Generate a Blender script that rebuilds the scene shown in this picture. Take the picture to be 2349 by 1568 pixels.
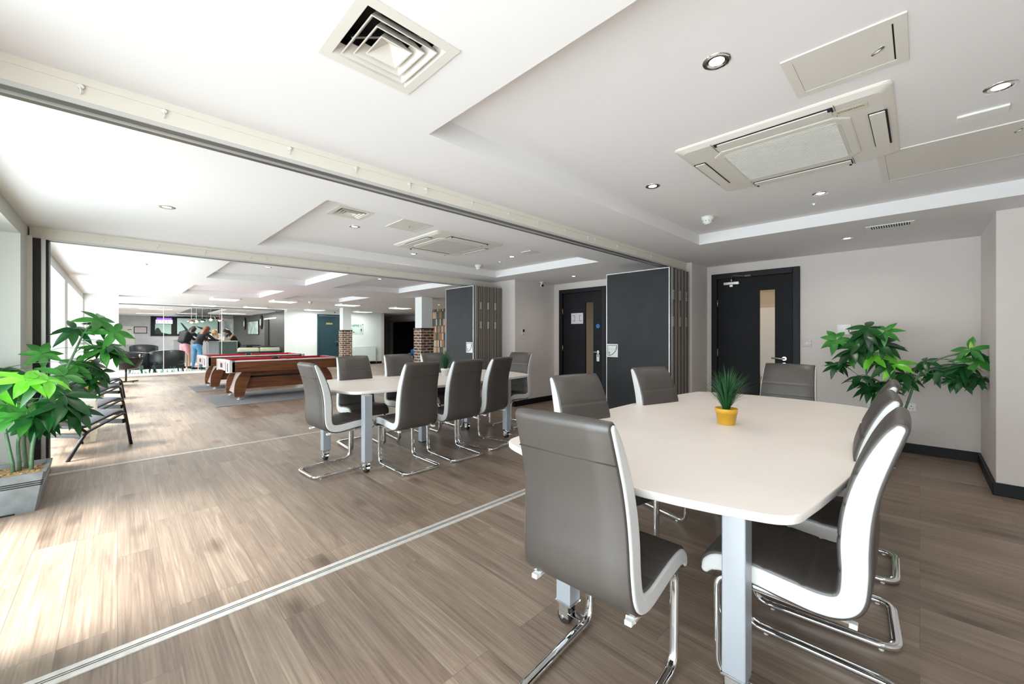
import bpy, bmesh, math, random
from mathutils import Vector, Matrix, Quaternion, noise
for o in list(bpy.data.objects): bpy.data.objects.remove(o, do_unlink=True)
S = bpy.context.scene
COL = S.collection
PI = math.pi
random.seed(7)

# ---------------------------------------------------------------- camera, world, big lights, exposure
cd = bpy.data.cameras.new('camera'); cam = bpy.data.objects.new('camera', cd); COL.objects.link(cam)
cam.location = (0, 0, 1.27); cam.rotation_euler = (PI/2, 0, math.radians(45.48-90))
cd.sensor_width = 36; cd.lens = 36*920/2349; cd.shift_y = -16/2349; cd.clip_start = .05; cd.clip_end = 200
S.camera = cam
S.view_settings.view_transform = 'Standard'; S.view_settings.look = 'None'
S.view_settings.exposure = 0.09; S.view_settings.gamma = 1; S.view_settings.use_curve_mapping = False
W = bpy.data.worlds.new('world'); S.world = W; W.use_nodes = True
bgn = W.node_tree.nodes['Background']; bgn.inputs[0].default_value = (.88, .945, 1.03, 1); bgn.inputs[1].default_value = 9.0
ZC = 2.255       # lower ceiling
ZU = 2.365       # raised ceiling fields
def area(name, loc, rot, sx, sy, power, color=(1, 1, 1), portal=False, spread=None):
    l = bpy.data.lights.new(name, 'AREA'); l.shape = 'RECTANGLE'; l.size = sx; l.size_y = sy
    l.energy = power; l.color = color
    if spread: l.spread = spread
    if portal: l.cycles.is_portal = True
    o = bpy.data.objects.new(name, l); COL.objects.link(o); o.location = loc; o.rotation_euler = rot
    return o
# daylight portals in the window openings of the left wall (y ranges)
WIN = [(-1.0, 1.75), (2.62, 4.45), (5.92, 9.25), (9.75, 13.7), (14.4, 16.9), (18.0, 19.4)]
for a, b in WIN:
    area('window_portal', (-1.13, (a+b)/2, 1.12), (0, -PI/2, 0), 2.04, b-a-.05, 1, portal=True)
sun = bpy.data.lights.new('sun', 'SUN'); sun.energy = 17; sun.angle = math.radians(24); sun.color = (1, .98, .96)
so = bpy.data.objects.new('sun', sun); COL.objects.link(so)
so.rotation_euler = Vector((.80, -.25, -1)).to_track_quat('-Z', 'Y').to_euler()

# ---------------------------------------------------------------- materials
def nt(m): return m.node_tree.nodes, m.node_tree.links
def mat(name, col, rough=.5, metal=0, spec=.5, emis=None, es=0, bump=0, bscale=200, trans=0, coat=0, sub=0, var=0, vscale=5):
    m = bpy.data.materials.new(name); m.use_nodes = True
    N, L = nt(m); b = N['Principled BSDF']
    b.inputs['Base Color'].default_value = (*col, 1); b.inputs['Roughness'].default_value = rough
    b.inputs['Metallic'].default_value = metal; b.inputs['Specular IOR Level'].default_value = spec
    b.inputs['Transmission Weight'].default_value = trans; b.inputs['Coat Weight'].default_value = coat
    if emis: b.inputs['Emission Color'].default_value = (*emis, 1); b.inputs['Emission Strength'].default_value = es
    tc = N.new('ShaderNodeTexCoord')
    if bump:
        n = N.new('ShaderNodeTexNoise'); n.inputs['Scale'].default_value = bscale; n.inputs['Detail'].default_value = 3
        L.new(tc.outputs['Object'], n.inputs['Vector'])
        bp = N.new('ShaderNodeBump'); bp.inputs['Strength'].default_value = bump; bp.inputs['Distance'].default_value = .002
        L.new(n.outputs['Fac'], bp.inputs['Height']); L.new(bp.outputs['Normal'], b.inputs['Normal'])
    if var:
        n = N.new('ShaderNodeTexNoise'); n.inputs['Scale'].default_value = vscale; n.inputs['Detail'].default_value = 5
        L.new(tc.outputs['Object'], n.inputs['Vector'])
        r = N.new('ShaderNodeValToRGB'); r.color_ramp.elements[0].position = .3; r.color_ramp.elements[1].position = .7
        r.color_ramp.elements[0].color = (*[c*(1-var) for c in col], 1); r.color_ramp.elements[1].color = (*[min(1, c*(1+var)) for c in col], 1)
        L.new(n.outputs['Fac'], r.inputs['Fac']); L.new(r.outputs['Color'], b.inputs['Base Color'])
    return m
def srgb(r, g, b):
    f = lambda c: (c/255/12.92 if c <= 10 else ((c/255+.055)/1.055)**2.4)
    return (f(r), f(g), f(b))
M = {}
M['wall'] = mat('wall_paint', (.68, .622, .588), .75, bump=.15, bscale=300)
M['wall_white'] = mat('white_paint', (.80, .82, .80), .7, bump=.1, bscale=300)
M['pier'] = mat('pier_paint', (.64, .655, .62), .7, bump=.1, bscale=300)
M['ceil'] = mat('ceiling_paint', (.79, .775, .772), .8, bump=.05, bscale=200)
M['beam'] = mat('beam_cream', (.74, .70, .62), .6)
M['alu'] = mat('track_aluminium', (.22, .215, .21), .35, metal=.7)
M['alu_light'] = mat('pale_aluminium', (.62, .62, .60), .35, metal=.5)
M['strip'] = mat('floor_strip_metal', (.66, .64, .61), .4, metal=.25, var=.12, vscale=30)
M['black_trim'] = mat('black_trim', (.006, .006, .007), .5, spec=.3)
M['black_door'] = mat('black_door', (.006, .006, .008), .6, spec=.25, var=.35, vscale=3)
M['panel'] = mat('charcoal_laminate', (.019, .019, .021), .55, spec=.35, var=.25, vscale=4)
M['panel_edge'] = mat('panel_edge_taupe', (.27, .235, .205), .45)
M['panel_gap'] = mat('panel_seal', (.035, .03, .025), .6)
M['chrome'] = mat('chrome', (.86, .87, .88), .06, metal=1)
M['steel'] = mat('brushed_steel', (.62, .60, .57), .3, metal=1)
M['leather'] = mat('taupe_leather', (.052, .044, .039), .44, spec=.9, bump=.08, bscale=400, var=.06, vscale=8)
M['leather_w'] = mat('white_leather', (.63, .63, .625), .4, spec=.5, bump=.15, bscale=350)
M['leather_k'] = mat('black_leather', (.018, .018, .022), .35, bump=.2, bscale=200)
M['leather_g'] = mat('grey_leather', (.055, .056, .066), .38, bump=.2, bscale=200)
M['table'] = mat('table_laminate', (.86, .80, .75), .42, var=.02, vscale=3)
M['table_edge'] = mat('table_edge', (.80, .77, .72), .45)
M['leg_paint'] = mat('silver_blue_paint', (.40, .43, .47), .35, metal=.35)
M['rubber'] = mat('black_rubber', (.015, .015, .015), .5)
M['plastic_w'] = mat('white_plastic', (.80, .79, .76), .4)
M['plastic_c'] = mat('cream_plastic', (.70, .665, .61), .45)
M['plastic_c2'] = mat('cream_grille', (.60, .585, .55), .6)
M['dark_gap'] = mat('dark_gap', (.006, .006, .006), .8)
M['glass'] = mat('clear_glass', (.95, .98, .96), .02, trans=1)
M['yellow'] = mat('yellow_pot', (.72, .40, .03), .45)
M['soil'] = mat('soil', (.05, .03, .02), .9, bump=.6, bscale=60)
M['pebble'] = mat('bark_chips', (.42, .25, .12), .9, bump=.8, bscale=80, var=.4, vscale=60)
M['concrete'] = mat('grey_planter', (.185, .20, .205), .5, var=.25, vscale=9, bump=.3, bscale=60)
M['stem'] = mat('plant_stem', (.10, .19, .10), .6, var=.3, vscale=20)
M['brick_cap'] = mat('black_cap', (.01, .01, .01), .5)
M['birch'] = mat('pale_birch', (.78, .70, .56), .45)
M['wood_k'] = mat('black_wood', (.012, .011, .012), .3)
M['baize'] = mat('red_baize', (.42, .012, .030), .9)
M['pool_white'] = mat('pool_white', (.62, .60, .59), .3)
M['pool_pink'] = mat('pool_end', (.42, .32, .29), .3)
M['rug'] = mat('grey_rug', (.19, .185, .19), .95, bump=1, bscale=150, var=.25, vscale=60)
M['teal_door'] = mat('teal_door', (.020, .055, .070), .35)
M['brass'] = mat('brass', (.70, .60, .22), .3, metal=.8)
M['grey_wall'] = mat('grey_wallpaper', (.58, .58, .61), .7, var=.08, vscale=4)
M['rec_floor'] = mat('pale_floor', (.62, .60, .57), .35)
M['red_carpet'] = mat('red_carpet', (.65, .10, .09), .9)
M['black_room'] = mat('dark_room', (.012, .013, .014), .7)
M['blue'] = mat('blue_fabric', (.010, .11, .28), .7)
M['cream_leather'] = mat('cream_leather', (.58, .55, .43), .45, bump=.3, bscale=20)
M['skin'] = mat('skin', (.62, .36, .25), .5)
M['hair_red'] = mat('red_hair', (.20, .040, .012), .5, bump=.8, bscale=120)
M['hair_blonde'] = mat('blonde_hair', (.62, .40, .18), .5, bump=.8, bscale=120)
M['hair_dark'] = mat('dark_hair', (.020, .010, .008), .4, bump=.8, bscale=120)
M['jeans'] = mat('blue_jeans', (.10, .26, .48), .8, var=.2, vscale=10)
M['cloth_k'] = mat('black_cloth', (.014, .014, .016), .8)
M['cloth_w'] = mat('white_cloth', (.75, .75, .75), .8)
M['cloth_t'] = mat('tan_cloth', (.30, .20, .15), .8)
M['cloth_p'] = mat('pink_cloth', (.75, .32, .36), .8)
M['cloth_n'] = mat('navy_cloth', (.02, .03, .07), .8)
M['paper'] = mat('paper', (.62, .58, .61), .6)
M['ink'] = mat('green_ink', (.03, .08, .06), .6)
M['sign_blue'] = mat('sign_blue', (.01, .12, .42), .5)
M['mural'] = mat('mural_mint', (.55, .78, .72), .25)
M['topiary'] = mat('topiary', (.10, .12, .012), .8, bump=1, bscale=60, var=.6, vscale=50)
M['lamp_on'] = mat('lamp_lens', (1, 1, 1), .4, emis=(1, .93, .82), es=9)
M['led_on'] = mat('led_panel', (1, 1, 1), .4, emis=(.93, 1, .97), es=2.6)
M['bulb'] = mat('warm_bulb', (1, .8, .6), .4, emis=(1, .72, .45), es=6)
M['screen'] = mat('screen_white', (.6, .6, .7), .3, emis=(.75, .80, 1), es=1.0)
M['screen_p'] = mat('screen_purple', (.3, .1, .6), .3, emis=(.35, .10, .85), es=.9)
M['green_led'] = mat('green_led', (.1, 1, .2), .4, emis=(.1, 1, .15), es=8)
M['copper'] = mat('copper', (.55, .25, .12), .3, metal=.8)
M['smoke_glass'] = mat('pendant_glass', (.12, .08, .06), .15)
M['stripe_green'] = mat('ribbed_green', (.10, .13, .115), .5, var=.3, vscale=30)
M['counter_grey'] = mat('counter_grey', (.42, .43, .46), .5)
M['radiator'] = mat('radiator_white', (.74, .80, .78), .4)
M['decal'] = mat('green_decal', (.02, .25, .17), .5)
M['silver_handle'] = mat('silver_plate', (.62, .62, .61), .4, metal=.2)
M['silver_dark'] = mat('silver_recess', (.12, .12, .11), .4, metal=.3)
M['mirror_art'] = mat('pale_picture', (.50, .62, .60), .3, var=.5, vscale=3)

def leafmat(name, a, b):
    m = mat(name, a, .32, spec=.6, bump=.3, bscale=90)
    N, L = nt(m); bs = N['Principled BSDF']
    tc = N.new('ShaderNodeTexCoord'); n = N.new('ShaderNodeTexNoise'); n.inputs['Scale'].default_value = 7
    L.new(tc.outputs['Object'], n.inputs['Vector'])
    r = N.new('ShaderNodeValToRGB'); r.color_ramp.elements[0].position = .35; r.color_ramp.elements[1].position = .65
    r.color_ramp.elements[0].color = (*a, 1); r.color_ramp.elements[1].color = (*b, 1)
    L.new(n.outputs['Fac'], r.inputs['Fac']); L.new(r.outputs['Color'], bs.inputs['Base Color'])
    t = N.new('ShaderNodeBsdfTranslucent'); L.new(r.outputs['Color'], t.inputs['Color'])
    mx = N.new('ShaderNodeMixShader'); mx.inputs[0].default_value = .22
    L.new(bs.outputs[0], mx.inputs[1]); L.new(t.outputs[0], mx.inputs[2]); L.new(mx.outputs[0], N['Material Output'].inputs[0])
    return m
M['leaf'] = leafmat('dark_leaf', (.006, .062, .012), (.014, .125, .022))
M['leaf_b'] = leafmat('bright_leaf', (.13, .60, .03), (.24, .78, .05))
M['leaf_m'] = leafmat('mid_leaf', (.03, .20, .025), (.06, .32, .04))
M['grass'] = leafmat('grass_blade', (.012, .07, .028), (.03, .16, .05))
M['grass_p'] = leafmat('pale_grass_blade', (.14, .30, .25), (.25, .45, .38))

def mk_math(N, L, op, a, b=None):
    n = N.new('ShaderNodeMath'); n.operation = op
    for i, v in enumerate((a, b)):
        if v is None: continue
        if isinstance(v, (int, float)): n.inputs[i].default_value = v
        else: L.new(v, n.inputs[i])
    return n.outputs[0]
def floor_mat():
    m = bpy.data.materials.new('oak_plank_floor'); m.use_nodes = True; N, L = nt(m); b = N['Principled BSDF']
    tc = N.new('ShaderNodeTexCoord'); sp = N.new('ShaderNodeSeparateXYZ'); L.new(tc.outputs['Object'], sp.inputs[0])
    cb = N.new('ShaderNodeCombineXYZ'); L.new(sp.outputs['Y'], cb.inputs['X']); L.new(sp.outputs['X'], cb.inputs['Y'])
    br = N.new('ShaderNodeTexBrick'); L.new(cb.outputs[0], br.inputs['Vector'])
    br.inputs['Scale'].default_value = 1; br.inputs['Brick Width'].default_value = 1.22; br.inputs['Row Height'].default_value = .178
    br.inputs['Mortar Size'].default_value = .0011; br.inputs['Mortar Smooth'].default_value = .1; br.inputs['Bias'].default_value = 0
    br.offset = .37; br.offset_frequency = 3
    br.inputs['Color1'].default_value = (0, 0, 0, 1); br.inputs['Color2'].default_value = (1, 1, 1, 1); br.inputs['Mortar'].default_value = (.5, .5, .5, 1)
    rnd = N.new('ShaderNodeSeparateColor'); L.new(br.outputs['Color'], rnd.inputs[0]); rv = rnd.outputs[0]
    # grain coordinates: stretched along the plank, shifted per plank
    gx = mk_math(N, L, 'MULTIPLY', sp.outputs['X'], 15.0); gy = mk_math(N, L, 'MULTIPLY', sp.outputs['Y'], 1.05)
    gz = mk_math(N, L, 'MULTIPLY', rv, 37.0)
    gc = N.new('ShaderNodeCombineXYZ'); L.new(gx, gc.inputs[0]); L.new(gy, gc.inputs[1]); L.new(gz, gc.inputs[2])
    n1 = N.new('ShaderNodeTexNoise'); n1.inputs['Scale'].default_value = 1.1; n1.inputs['Detail'].default_value = 7; n1.inputs['Roughness'].default_value = .68; n1.inputs['Distortion'].default_value = 1.4
    L.new(gc.outputs[0], n1.inputs['Vector'])
    gc2 = N.new('ShaderNodeCombineXYZ'); L.new(mk_math(N, L, 'MULTIPLY', sp.outputs['X'], 110.0), gc2.inputs[0]); L.new(mk_math(N, L, 'MULTIPLY', sp.outputs['Y'], 1.7), gc2.inputs[1]); L.new(gz, gc2.inputs[2])
    n2 = N.new('ShaderNodeTexNoise'); n2.inputs['Scale'].default_value = 1; n2.inputs['Detail'].default_value = 4
    L.new(gc2.outputs[0], n2.inputs['Vector'])
    n3 = N.new('ShaderNodeTexNoise'); n3.inputs['Scale'].default_value = .55; n3.inputs['Detail'].default_value = 2; L.new(gc.outputs[0], n3.inputs['Vector'])
    ws = N.new('ShaderNodeTexWave'); ws.wave_type = 'BANDS'; ws.bands_direction = 'X'; ws.inputs['Scale'].default_value = 1.4; ws.inputs['Distortion'].default_value = 9; ws.inputs['Detail'].default_value = 3; ws.inputs['Detail Scale'].default_value = .6
    L.new(gc.outputs[0], ws.inputs['Vector'])
    # knots
    kc = N.new('ShaderNodeCombineXYZ'); L.new(mk_math(N, L, 'MULTIPLY', sp.outputs['X'], 3.6), kc.inputs[0]); L.new(mk_math(N, L, 'MULTIPLY', sp.outputs['Y'], 1.5), kc.inputs[1]); L.new(gz, kc.inputs[2])
    vo = N.new('ShaderNodeTexVoronoi'); vo.inputs['Scale'].default_value = 1.0; L.new(kc.outputs[0], vo.inputs['Vector'])
    kr = N.new('ShaderNodeMapRange'); kr.inputs[1].default_value = .03; kr.inputs[2].default_value = .22; kr.inputs[3].default_value = 1; kr.inputs[4].default_value = 0
    L.new(vo.outputs['Distance'], kr.inputs[0])
    f = mk_math(N, L, 'MULTIPLY', n1.outputs['Fac'], .50)
    f = mk_math(N, L, 'ADD', f, mk_math(N, L, 'MULTIPLY', n2.outputs['Fac'], .32))
    f = mk_math(N, L, 'ADD', f, mk_math(N, L, 'MULTIPLY', ws.outputs['Fac'], .04)); f = mk_math(N, L, 'ADD', f, mk_math(N, L, 'MULTIPLY', n3.outputs['Fac'], .16))
    f = mk_math(N, L, 'ADD', f, mk_math(N, L, 'MULTIPLY', mk_math(N, L, 'SUBTRACT', rv, .5), .13))
    f = mk_math(N, L, 'SUBTRACT', f, mk_math(N, L, 'MULTIPLY', mk_math(N, L, 'MULTIPLY', kr.outputs[0], n3.outputs['Fac']), .42))
    r = N.new('ShaderNodeValToRGB'); e = r.color_ramp.elements
    e[0].position = .14; e[0].color = (*srgb(66, 52, 43), 1); e[1].position = .86; e[1].color = (*srgb(198, 180, 163), 1)
    x = e.new(.36); x.color = (*srgb(106, 88, 75), 1); x = e.new(.56); x.color = (*srgb(143, 124, 108), 1)
    L.new(f, r.inputs['Fac'])
    mx = N.new('ShaderNodeMix'); mx.data_type = 'RGBA'; L.new(mk_math(N, L, 'MULTIPLY', br.outputs['Fac'], .6), mx.inputs[0])
    L.new(r.outputs['Color'], mx.inputs[6]); mx.inputs[7].default_value = (*srgb(78, 66, 57), 1)
    L.new(mx.outputs[2], b.inputs['Base Color'])
    rr = N.new('ShaderNodeMapRange'); rr.inputs[3].default_value = .36; rr.inputs[4].default_value = .50; b.inputs['Specular IOR Level'].default_value = .8; L.new(n2.outputs['Fac'], rr.inputs[0]); L.new(rr.outputs[0], b.inputs['Roughness'])
    bp = N.new('ShaderNodeBump'); bp.inputs['Strength'].default_value = .25; bp.inputs['Distance'].default_value = .001
    L.new(f, bp.inputs['Height']); L.new(bp.outputs['Normal'], b.inputs['Normal'])
    return m
M['floor'] = floor_mat()
def brick_mat():
    m = bpy.data.materials.new('rustic_brick'); m.use_nodes = True; N, L = nt(m); b = N['Principled BSDF']
    tc = N.new('ShaderNodeTexCoord'); sp = N.new('ShaderNodeSeparateXYZ'); L.new(tc.outputs['Object'], sp.inputs[0])
    cb = N.new('ShaderNodeCombineXYZ'); L.new(mk_math(N, L, 'ADD', sp.outputs['X'], sp.outputs['Y']), cb.inputs[0]); L.new(sp.outputs['Z'], cb.inputs[1])
    br = N.new('ShaderNodeTexBrick'); L.new(cb.outputs[0], br.inputs['Vector']); br.inputs['Scale'].default_value = 1
    br.inputs['Brick Width'].default_value = .215; br.inputs['Row Height'].default_value = .072; br.inputs['Mortar Size'].default_value = .017; br.inputs['Mortar Smooth'].default_value = .5
    br.inputs['Color1'].default_value = (.055, .022, .018, 1); br.inputs['Color2'].default_value = (.20, .085, .065, 1); br.inputs['Mortar'].default_value = (.52, .45, .34, 1)
    n = N.new('ShaderNodeTexNoise'); n.inputs['Scale'].default_value = 14; n.inputs['Detail'].default_value = 4; L.new(tc.outputs['Object'], n.inputs['Vector'])
    mx = N.new('ShaderNodeMix'); mx.data_type = 'RGBA'; mx.blend_type = 'OVERLAY'; mx.inputs[0].default_value = .6
    L.new(br.outputs['Color'], mx.inputs[6]); L.new(n.outputs['Fac'], mx.inputs[7]); L.new(mx.outputs[2], b.inputs['Base Color'])
    b.inputs['Roughness'].default_value = .85
    bp = N.new('ShaderNodeBump'); bp.inputs['Strength'].default_value = .8; bp.inputs['Distance'].default_value = .01; bp.invert = True
    L.new(br.outputs['Fac'], bp.inputs['Height']); L.new(bp.outputs['Normal'], b.inputs['Normal'])
    return m
M['brick'] = brick_mat()
def wood_mat(name, c0, c1, axis=0):
    m = bpy.data.materials.new(name); m.use_nodes = True; N, L = nt(m); b = N['Principled BSDF']
    tc = N.new('ShaderNodeTexCoord'); mp = N.new('ShaderNodeMapping'); sc = [22, 22, 22]; sc[axis] = 1.6; mp.inputs['Scale'].default_value = sc
    L.new(tc.outputs['Object'], mp.inputs[0]); n = N.new('ShaderNodeTexNoise'); n.inputs['Scale'].default_value = 1.2; n.inputs['Detail'].default_value = 5; n.inputs['Distortion'].default_value = .6
    L.new(mp.outputs[0], n.inputs['Vector']); r = N.new('ShaderNodeValToRGB'); r.color_ramp.elements[0].position = .3; r.color_ramp.elements[1].position = .72
    r.color_ramp.elements[0].color = (*c0, 1); r.color_ramp.elements[1].color = (*c1, 1); L.new(n.outputs['Fac'], r.inputs['Fac']); L.new(r.outputs['Color'], b.inputs['Base Color'])
    b.inputs['Roughness'].default_value = .38
    return m
M['walnut'] = wood_mat('walnut_veneer', (.075, .022, .008), (.21, .075, .028))
M['dark_slat'] = wood_mat('dark_slatted_wood', (.045, .04, .036), (.12, .105, .095), axis=2)
def bookpaper():
    m = bpy.data.materials.new('bookshelf_wallpaper'); m.use_nodes = True; N, L = nt(m); b = N['Principled BSDF']
    tc = N.new('ShaderNodeTexCoord'); sp = N.new('ShaderNodeSeparateXYZ'); L.new(tc.outputs['Object'], sp.inputs[0])
    cb = N.new('ShaderNodeCombineXYZ'); L.new(sp.outputs['Z'], cb.inputs[1]); L.new(sp.outputs['Y'], cb.inputs[0])
    br = N.new('ShaderNodeTexBrick'); L.new(cb.outputs[0], br.inputs['Vector']); br.inputs['Scale'].default_value = 1; br.offset = .5
    br.inputs['Brick Width'].default_value = .085; br.inputs['Row Height'].default_value = .27; br.inputs['Mortar Size'].default_value = .012
    br.inputs['Color1'].default_value = (0, 0, 0, 1); br.inputs['Color2'].default_value = (1, 1, 1, 1); br.inputs['Mortar'].default_value = (0, 0, 0, 1)
    r = N.new('ShaderNodeValToRGB'); r.color_ramp.interpolation = 'CONSTANT'; e = r.color_ramp.elements
    e[0].position = 0; e[0].color = (.05, .06, .055, 1); e[1].position = .25; e[1].color = (.50, .42, .30, 1)
    for p, c in ((.42, (.30, .12, .04, 1)), (.55, (.07, .09, .09, 1)), (.68, (.62, .42, .32, 1)), (.82, (.36, .17, .07, 1))):
        x = e.new(p); x.color = c
    L.new(br.outputs['Color'], r.inputs['Fac'])
    mx = N.new('ShaderNodeMix'); mx.data_type = 'RGBA'; L.new(br.outputs['Fac'], mx.inputs[0]); L.new(r.outputs['Color'], mx.inputs[6]); mx.inputs[7].default_value = (.045, .055, .05, 1)
    L.new(mx.outputs[2], b.inputs['Base Color']); b.inputs['Roughness'].default_value = .7
    return m
M['books'] = bookpaper()

# ---------------------------------------------------------------- mesh helpers
def T(x=0, y=0, z=0): return Matrix.Translation((x, y, z))
def R(a, ax='Z'): return Matrix.Rotation(math.radians(a), 4, ax)
class MB:
    def __init__(s): s.b = bmesh.new(); s.m = Matrix.Identity(4)
    def box(s, x0, x1, y0, y1, z0, z1, bev=0, mi=0, seg=2):
        r = bmesh.ops.create_cube(s.b, size=1)
        vs = r['verts']
        for v in vs:
            v.co = Vector(((x0+x1)/2+v.co.x*(x1-x0), (y0+y1)/2+v.co.y*(y1-y0), (z0+z1)/2+v.co.z*(z1-z0)))
        fs = set(f for v in vs for f in v.link_faces)
        for f in fs: f.material_index = mi
        if bev:
            es = list(set(e for v in vs for e in v.link_edges))
            g = bmesh.ops.bevel(s.b, geom=es, offset=bev, segments=seg, affect='EDGES', profile=.5)
            vs = list(set(v for f in g['faces'] for v in f.verts) | set(v for v in vs if v.is_valid))
            for f in g['faces']: f.material_index = mi
        for v in vs: v.co = s.m @ v.co
        return s
    def cyl(s, p0, p1, r0, r1=None, n=16, mi=0, caps=True):
        r1 = r0 if r1 is None else r1
        p0 = Vector(p0); p1 = Vector(p1); d = (p1-p0).normalized()
        q = d.to_track_quat('Z', 'Y').to_matrix()
        A = []; B = []
        for i in range(n):
            a = 2*PI*i/n; u = q @ Vector((math.cos(a), math.sin(a), 0))
            A.append(s.b.verts.new(s.m @ (p0+u*r0))); B.append(s.b.verts.new(s.m @ (p1+u*r1)))
        for i in range(n):
            f = s.b.faces.new((A[i], A[(i+1) % n], B[(i+1) % n], B[i])); f.material_index = mi; f.smooth = True
        if caps:
            f = s.b.faces.new(A[::-1]); f.material_index = mi; f = s.b.faces.new(B); f.material_index = mi
        return s
    def sphere(s, c, r, sc=(1, 1, 1), n=16, mi=0, rot=None):
        g = bmesh.ops.create_uvsphere(s.b, u_segments=n, v_segments=max(6, n//2), radius=r)
        for v in g['verts']:
            p = Vector((v.co.x*sc[0], v.co.y*sc[1], v.co.z*sc[2]))
            if rot: p = rot @ p
            v.co = s.m @ (p+Vector(c))
        for f in set(f for v in g['verts'] for f in v.link_faces): f.smooth = True; f.material_index = mi
        return s
    def loft(s, rings, closed=True, cap=True, mi=0, smooth=True, loop=False):
        V = [[s.b.verts.new(s.m @ Vector(p)) for p in r] for r in rings]
        n = len(V[0]); k = len(V)
        for j in range(k if loop else k-1):
            a = V[j]; b = V[(j+1) % k]
            for i in range(n if closed else n-1):
                f = s.b.faces.new((a[i], a[(i+1) % n], b[(i+1) % n], b[i])); f.smooth = smooth; f.material_index = mi
        if cap and closed and not loop:
            f = s.b.faces.new(V[0][::-1]); f.material_index = mi; f = s.b.faces.new(V[-1]); f.material_index = mi
        return s
    def lathe(s, prof, c=(0, 0, 0), n=24, mi=0, cap=True):
        return s.loft([[(c[0]+r*math.cos(2*PI*i/n), c[1]+r*math.sin(2*PI*i/n), c[2]+z) for i in range(n)] for r, z in prof], mi=mi, cap=cap)
    def prism(s, pts, z0, z1, mi=0):
        a = [s.b.verts.new(s.m @ Vector((x, y, z0))) for x, y in pts]; b = [s.b.verts.new(s.m @ Vector((x, y, z1))) for x, y in pts]
        n = len(pts)
        for i in range(n):
            f = s.b.faces.new((a[i], a[(i+1) % n], b[(i+1) % n], b[i])); f.material_index = mi
        f = s.b.faces.new(a[::-1]); f.material_index = mi; f = s.b.faces.new(b); f.material_index = mi
        return s
    def quad(s, pts, mi=0):
        f = s.b.faces.new([s.b.verts.new(s.m @ Vector(p)) for p in pts]); f.material_index = mi; return s
    def tube(s, path, rx, ry=None, n=10, closed=False, up=(0, 0, 1), mi=0, taper=None, sq=False):
        ry = ry or rx; P = [Vector(p) for p in path]; k = len(P); rings = []
        N0 = None
        for i in range(k):
            if closed: t = (P[(i+1) % k]-P[i-1]).normalized()
            else: t = (P[min(i+1, k-1)]-P[max(i-1, 0)]).normalized()
            if N0 is None:
                u = Vector(up)
                if abs(u.dot(t)) > .95: u = Vector((1, 0, 0))
                N0 = (u-t*u.dot(t)).normalized()
            else: N0 = (N0-t*N0.dot(t)).normalized()
            B = t.cross(N0); f = taper[i] if taper else 1
            ring = []
            for j in range(n):
                a = 2*PI*(j+.5)/n; ca, sa = math.cos(a), math.sin(a)
                if sq:
                    w = max(abs(ca), abs(sa))**.75; ca, sa = ca/w, sa/w
                ring.append(P[i]+(N0*ca*rx+B*sa*ry)*f)
            rings.append(ring)
        return s.loft(rings, loop=closed, mi=mi)
    def done(s, name, mats, parent=None, smooth=None, label=None, kind=None, mod=None):
        bmesh.ops.recalc_face_normals(s.b, faces=s.b.faces)
        me = bpy.data.meshes.new(name); s.b.to_mesh(me); s.b.free()
        for m in (mats if isinstance(mats, (list, tuple)) else [mats]): me.materials.append(M[m] if isinstance(m, str) else m)
        if smooth is not None:
            for p in me.polygons: p.use_smooth = smooth
        o = bpy.data.objects.new(name, me); COL.objects.link(o)
        if parent: o.parent = parent
        if label: o['label'] = label
        if kind: o['kind'] = kind
        return o
def rpath(P, r, n=5, closed=False):
    P = [Vector(p) for p in P]; out = []; k = len(P)
    for i in range(k):
        if not closed and i in (0, k-1): out.append(P[i]); continue
        a, b, c = P[i-1], P[i], P[(i+1) % k]
        d1 = (a-b); d2 = (c-b); rr = min(r, d1.length*.49, d2.length*.49)
        p = b+d1.normalized()*rr; q = b+d2.normalized()*rr
        for j in range(n+1):
            t = j/n; out.append(p*(1-t)**2+b*2*t*(1-t)+q*t*t)
    return out
def catmull(P, n):
    P = [Vector(p) for p in P]; out = []
    for i in range(len(P)-1):
        p0 = P[max(i-1, 0)]; p1 = P[i]; p2 = P[i+1]; p3 = P[min(i+2, len(P)-1)]
        for j in range(n):
            t = j/n
            out.append(.5*((2*p1)+(p2-p0)*t+(2*p0-5*p1+4*p2-p3)*t*t+(3*p1-p0-3*p2+p3)*t**3))
    out.append(P[-1]); return out
def thing(name, label, cat, loc=(0, 0, 0), rz=0, group=None):
    o = bpy.data.objects.new(name, None); COL.objects.link(o); o.location = loc; o.rotation_euler = (0, 0, math.radians(rz))
    o.empty_display_size = .1
    return tag(o, label, cat, group)
def tag(o, label, cat, group=None):
    o['label'] = label; o['category'] = cat
    if group: o['group'] = group
    return o
def struct(o): o['kind'] = 'structure'; return o
def dup(root, loc=None, rz=None, label=None, group=None):
    r = root.copy(); COL.objects.link(r)
    if loc is not None: r.location = loc
    if rz is not None: r.rotation_euler = (0, 0, math.radians(rz))
    if label: r['label'] = label
    if group: r['group'] = group
    for ch in list(root.children):
        c = ch.copy(); COL.objects.link(c); c.parent = r
        for g in list(ch.children):
            d = g.copy(); COL.objects.link(d); d.parent = c
    return r
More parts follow.
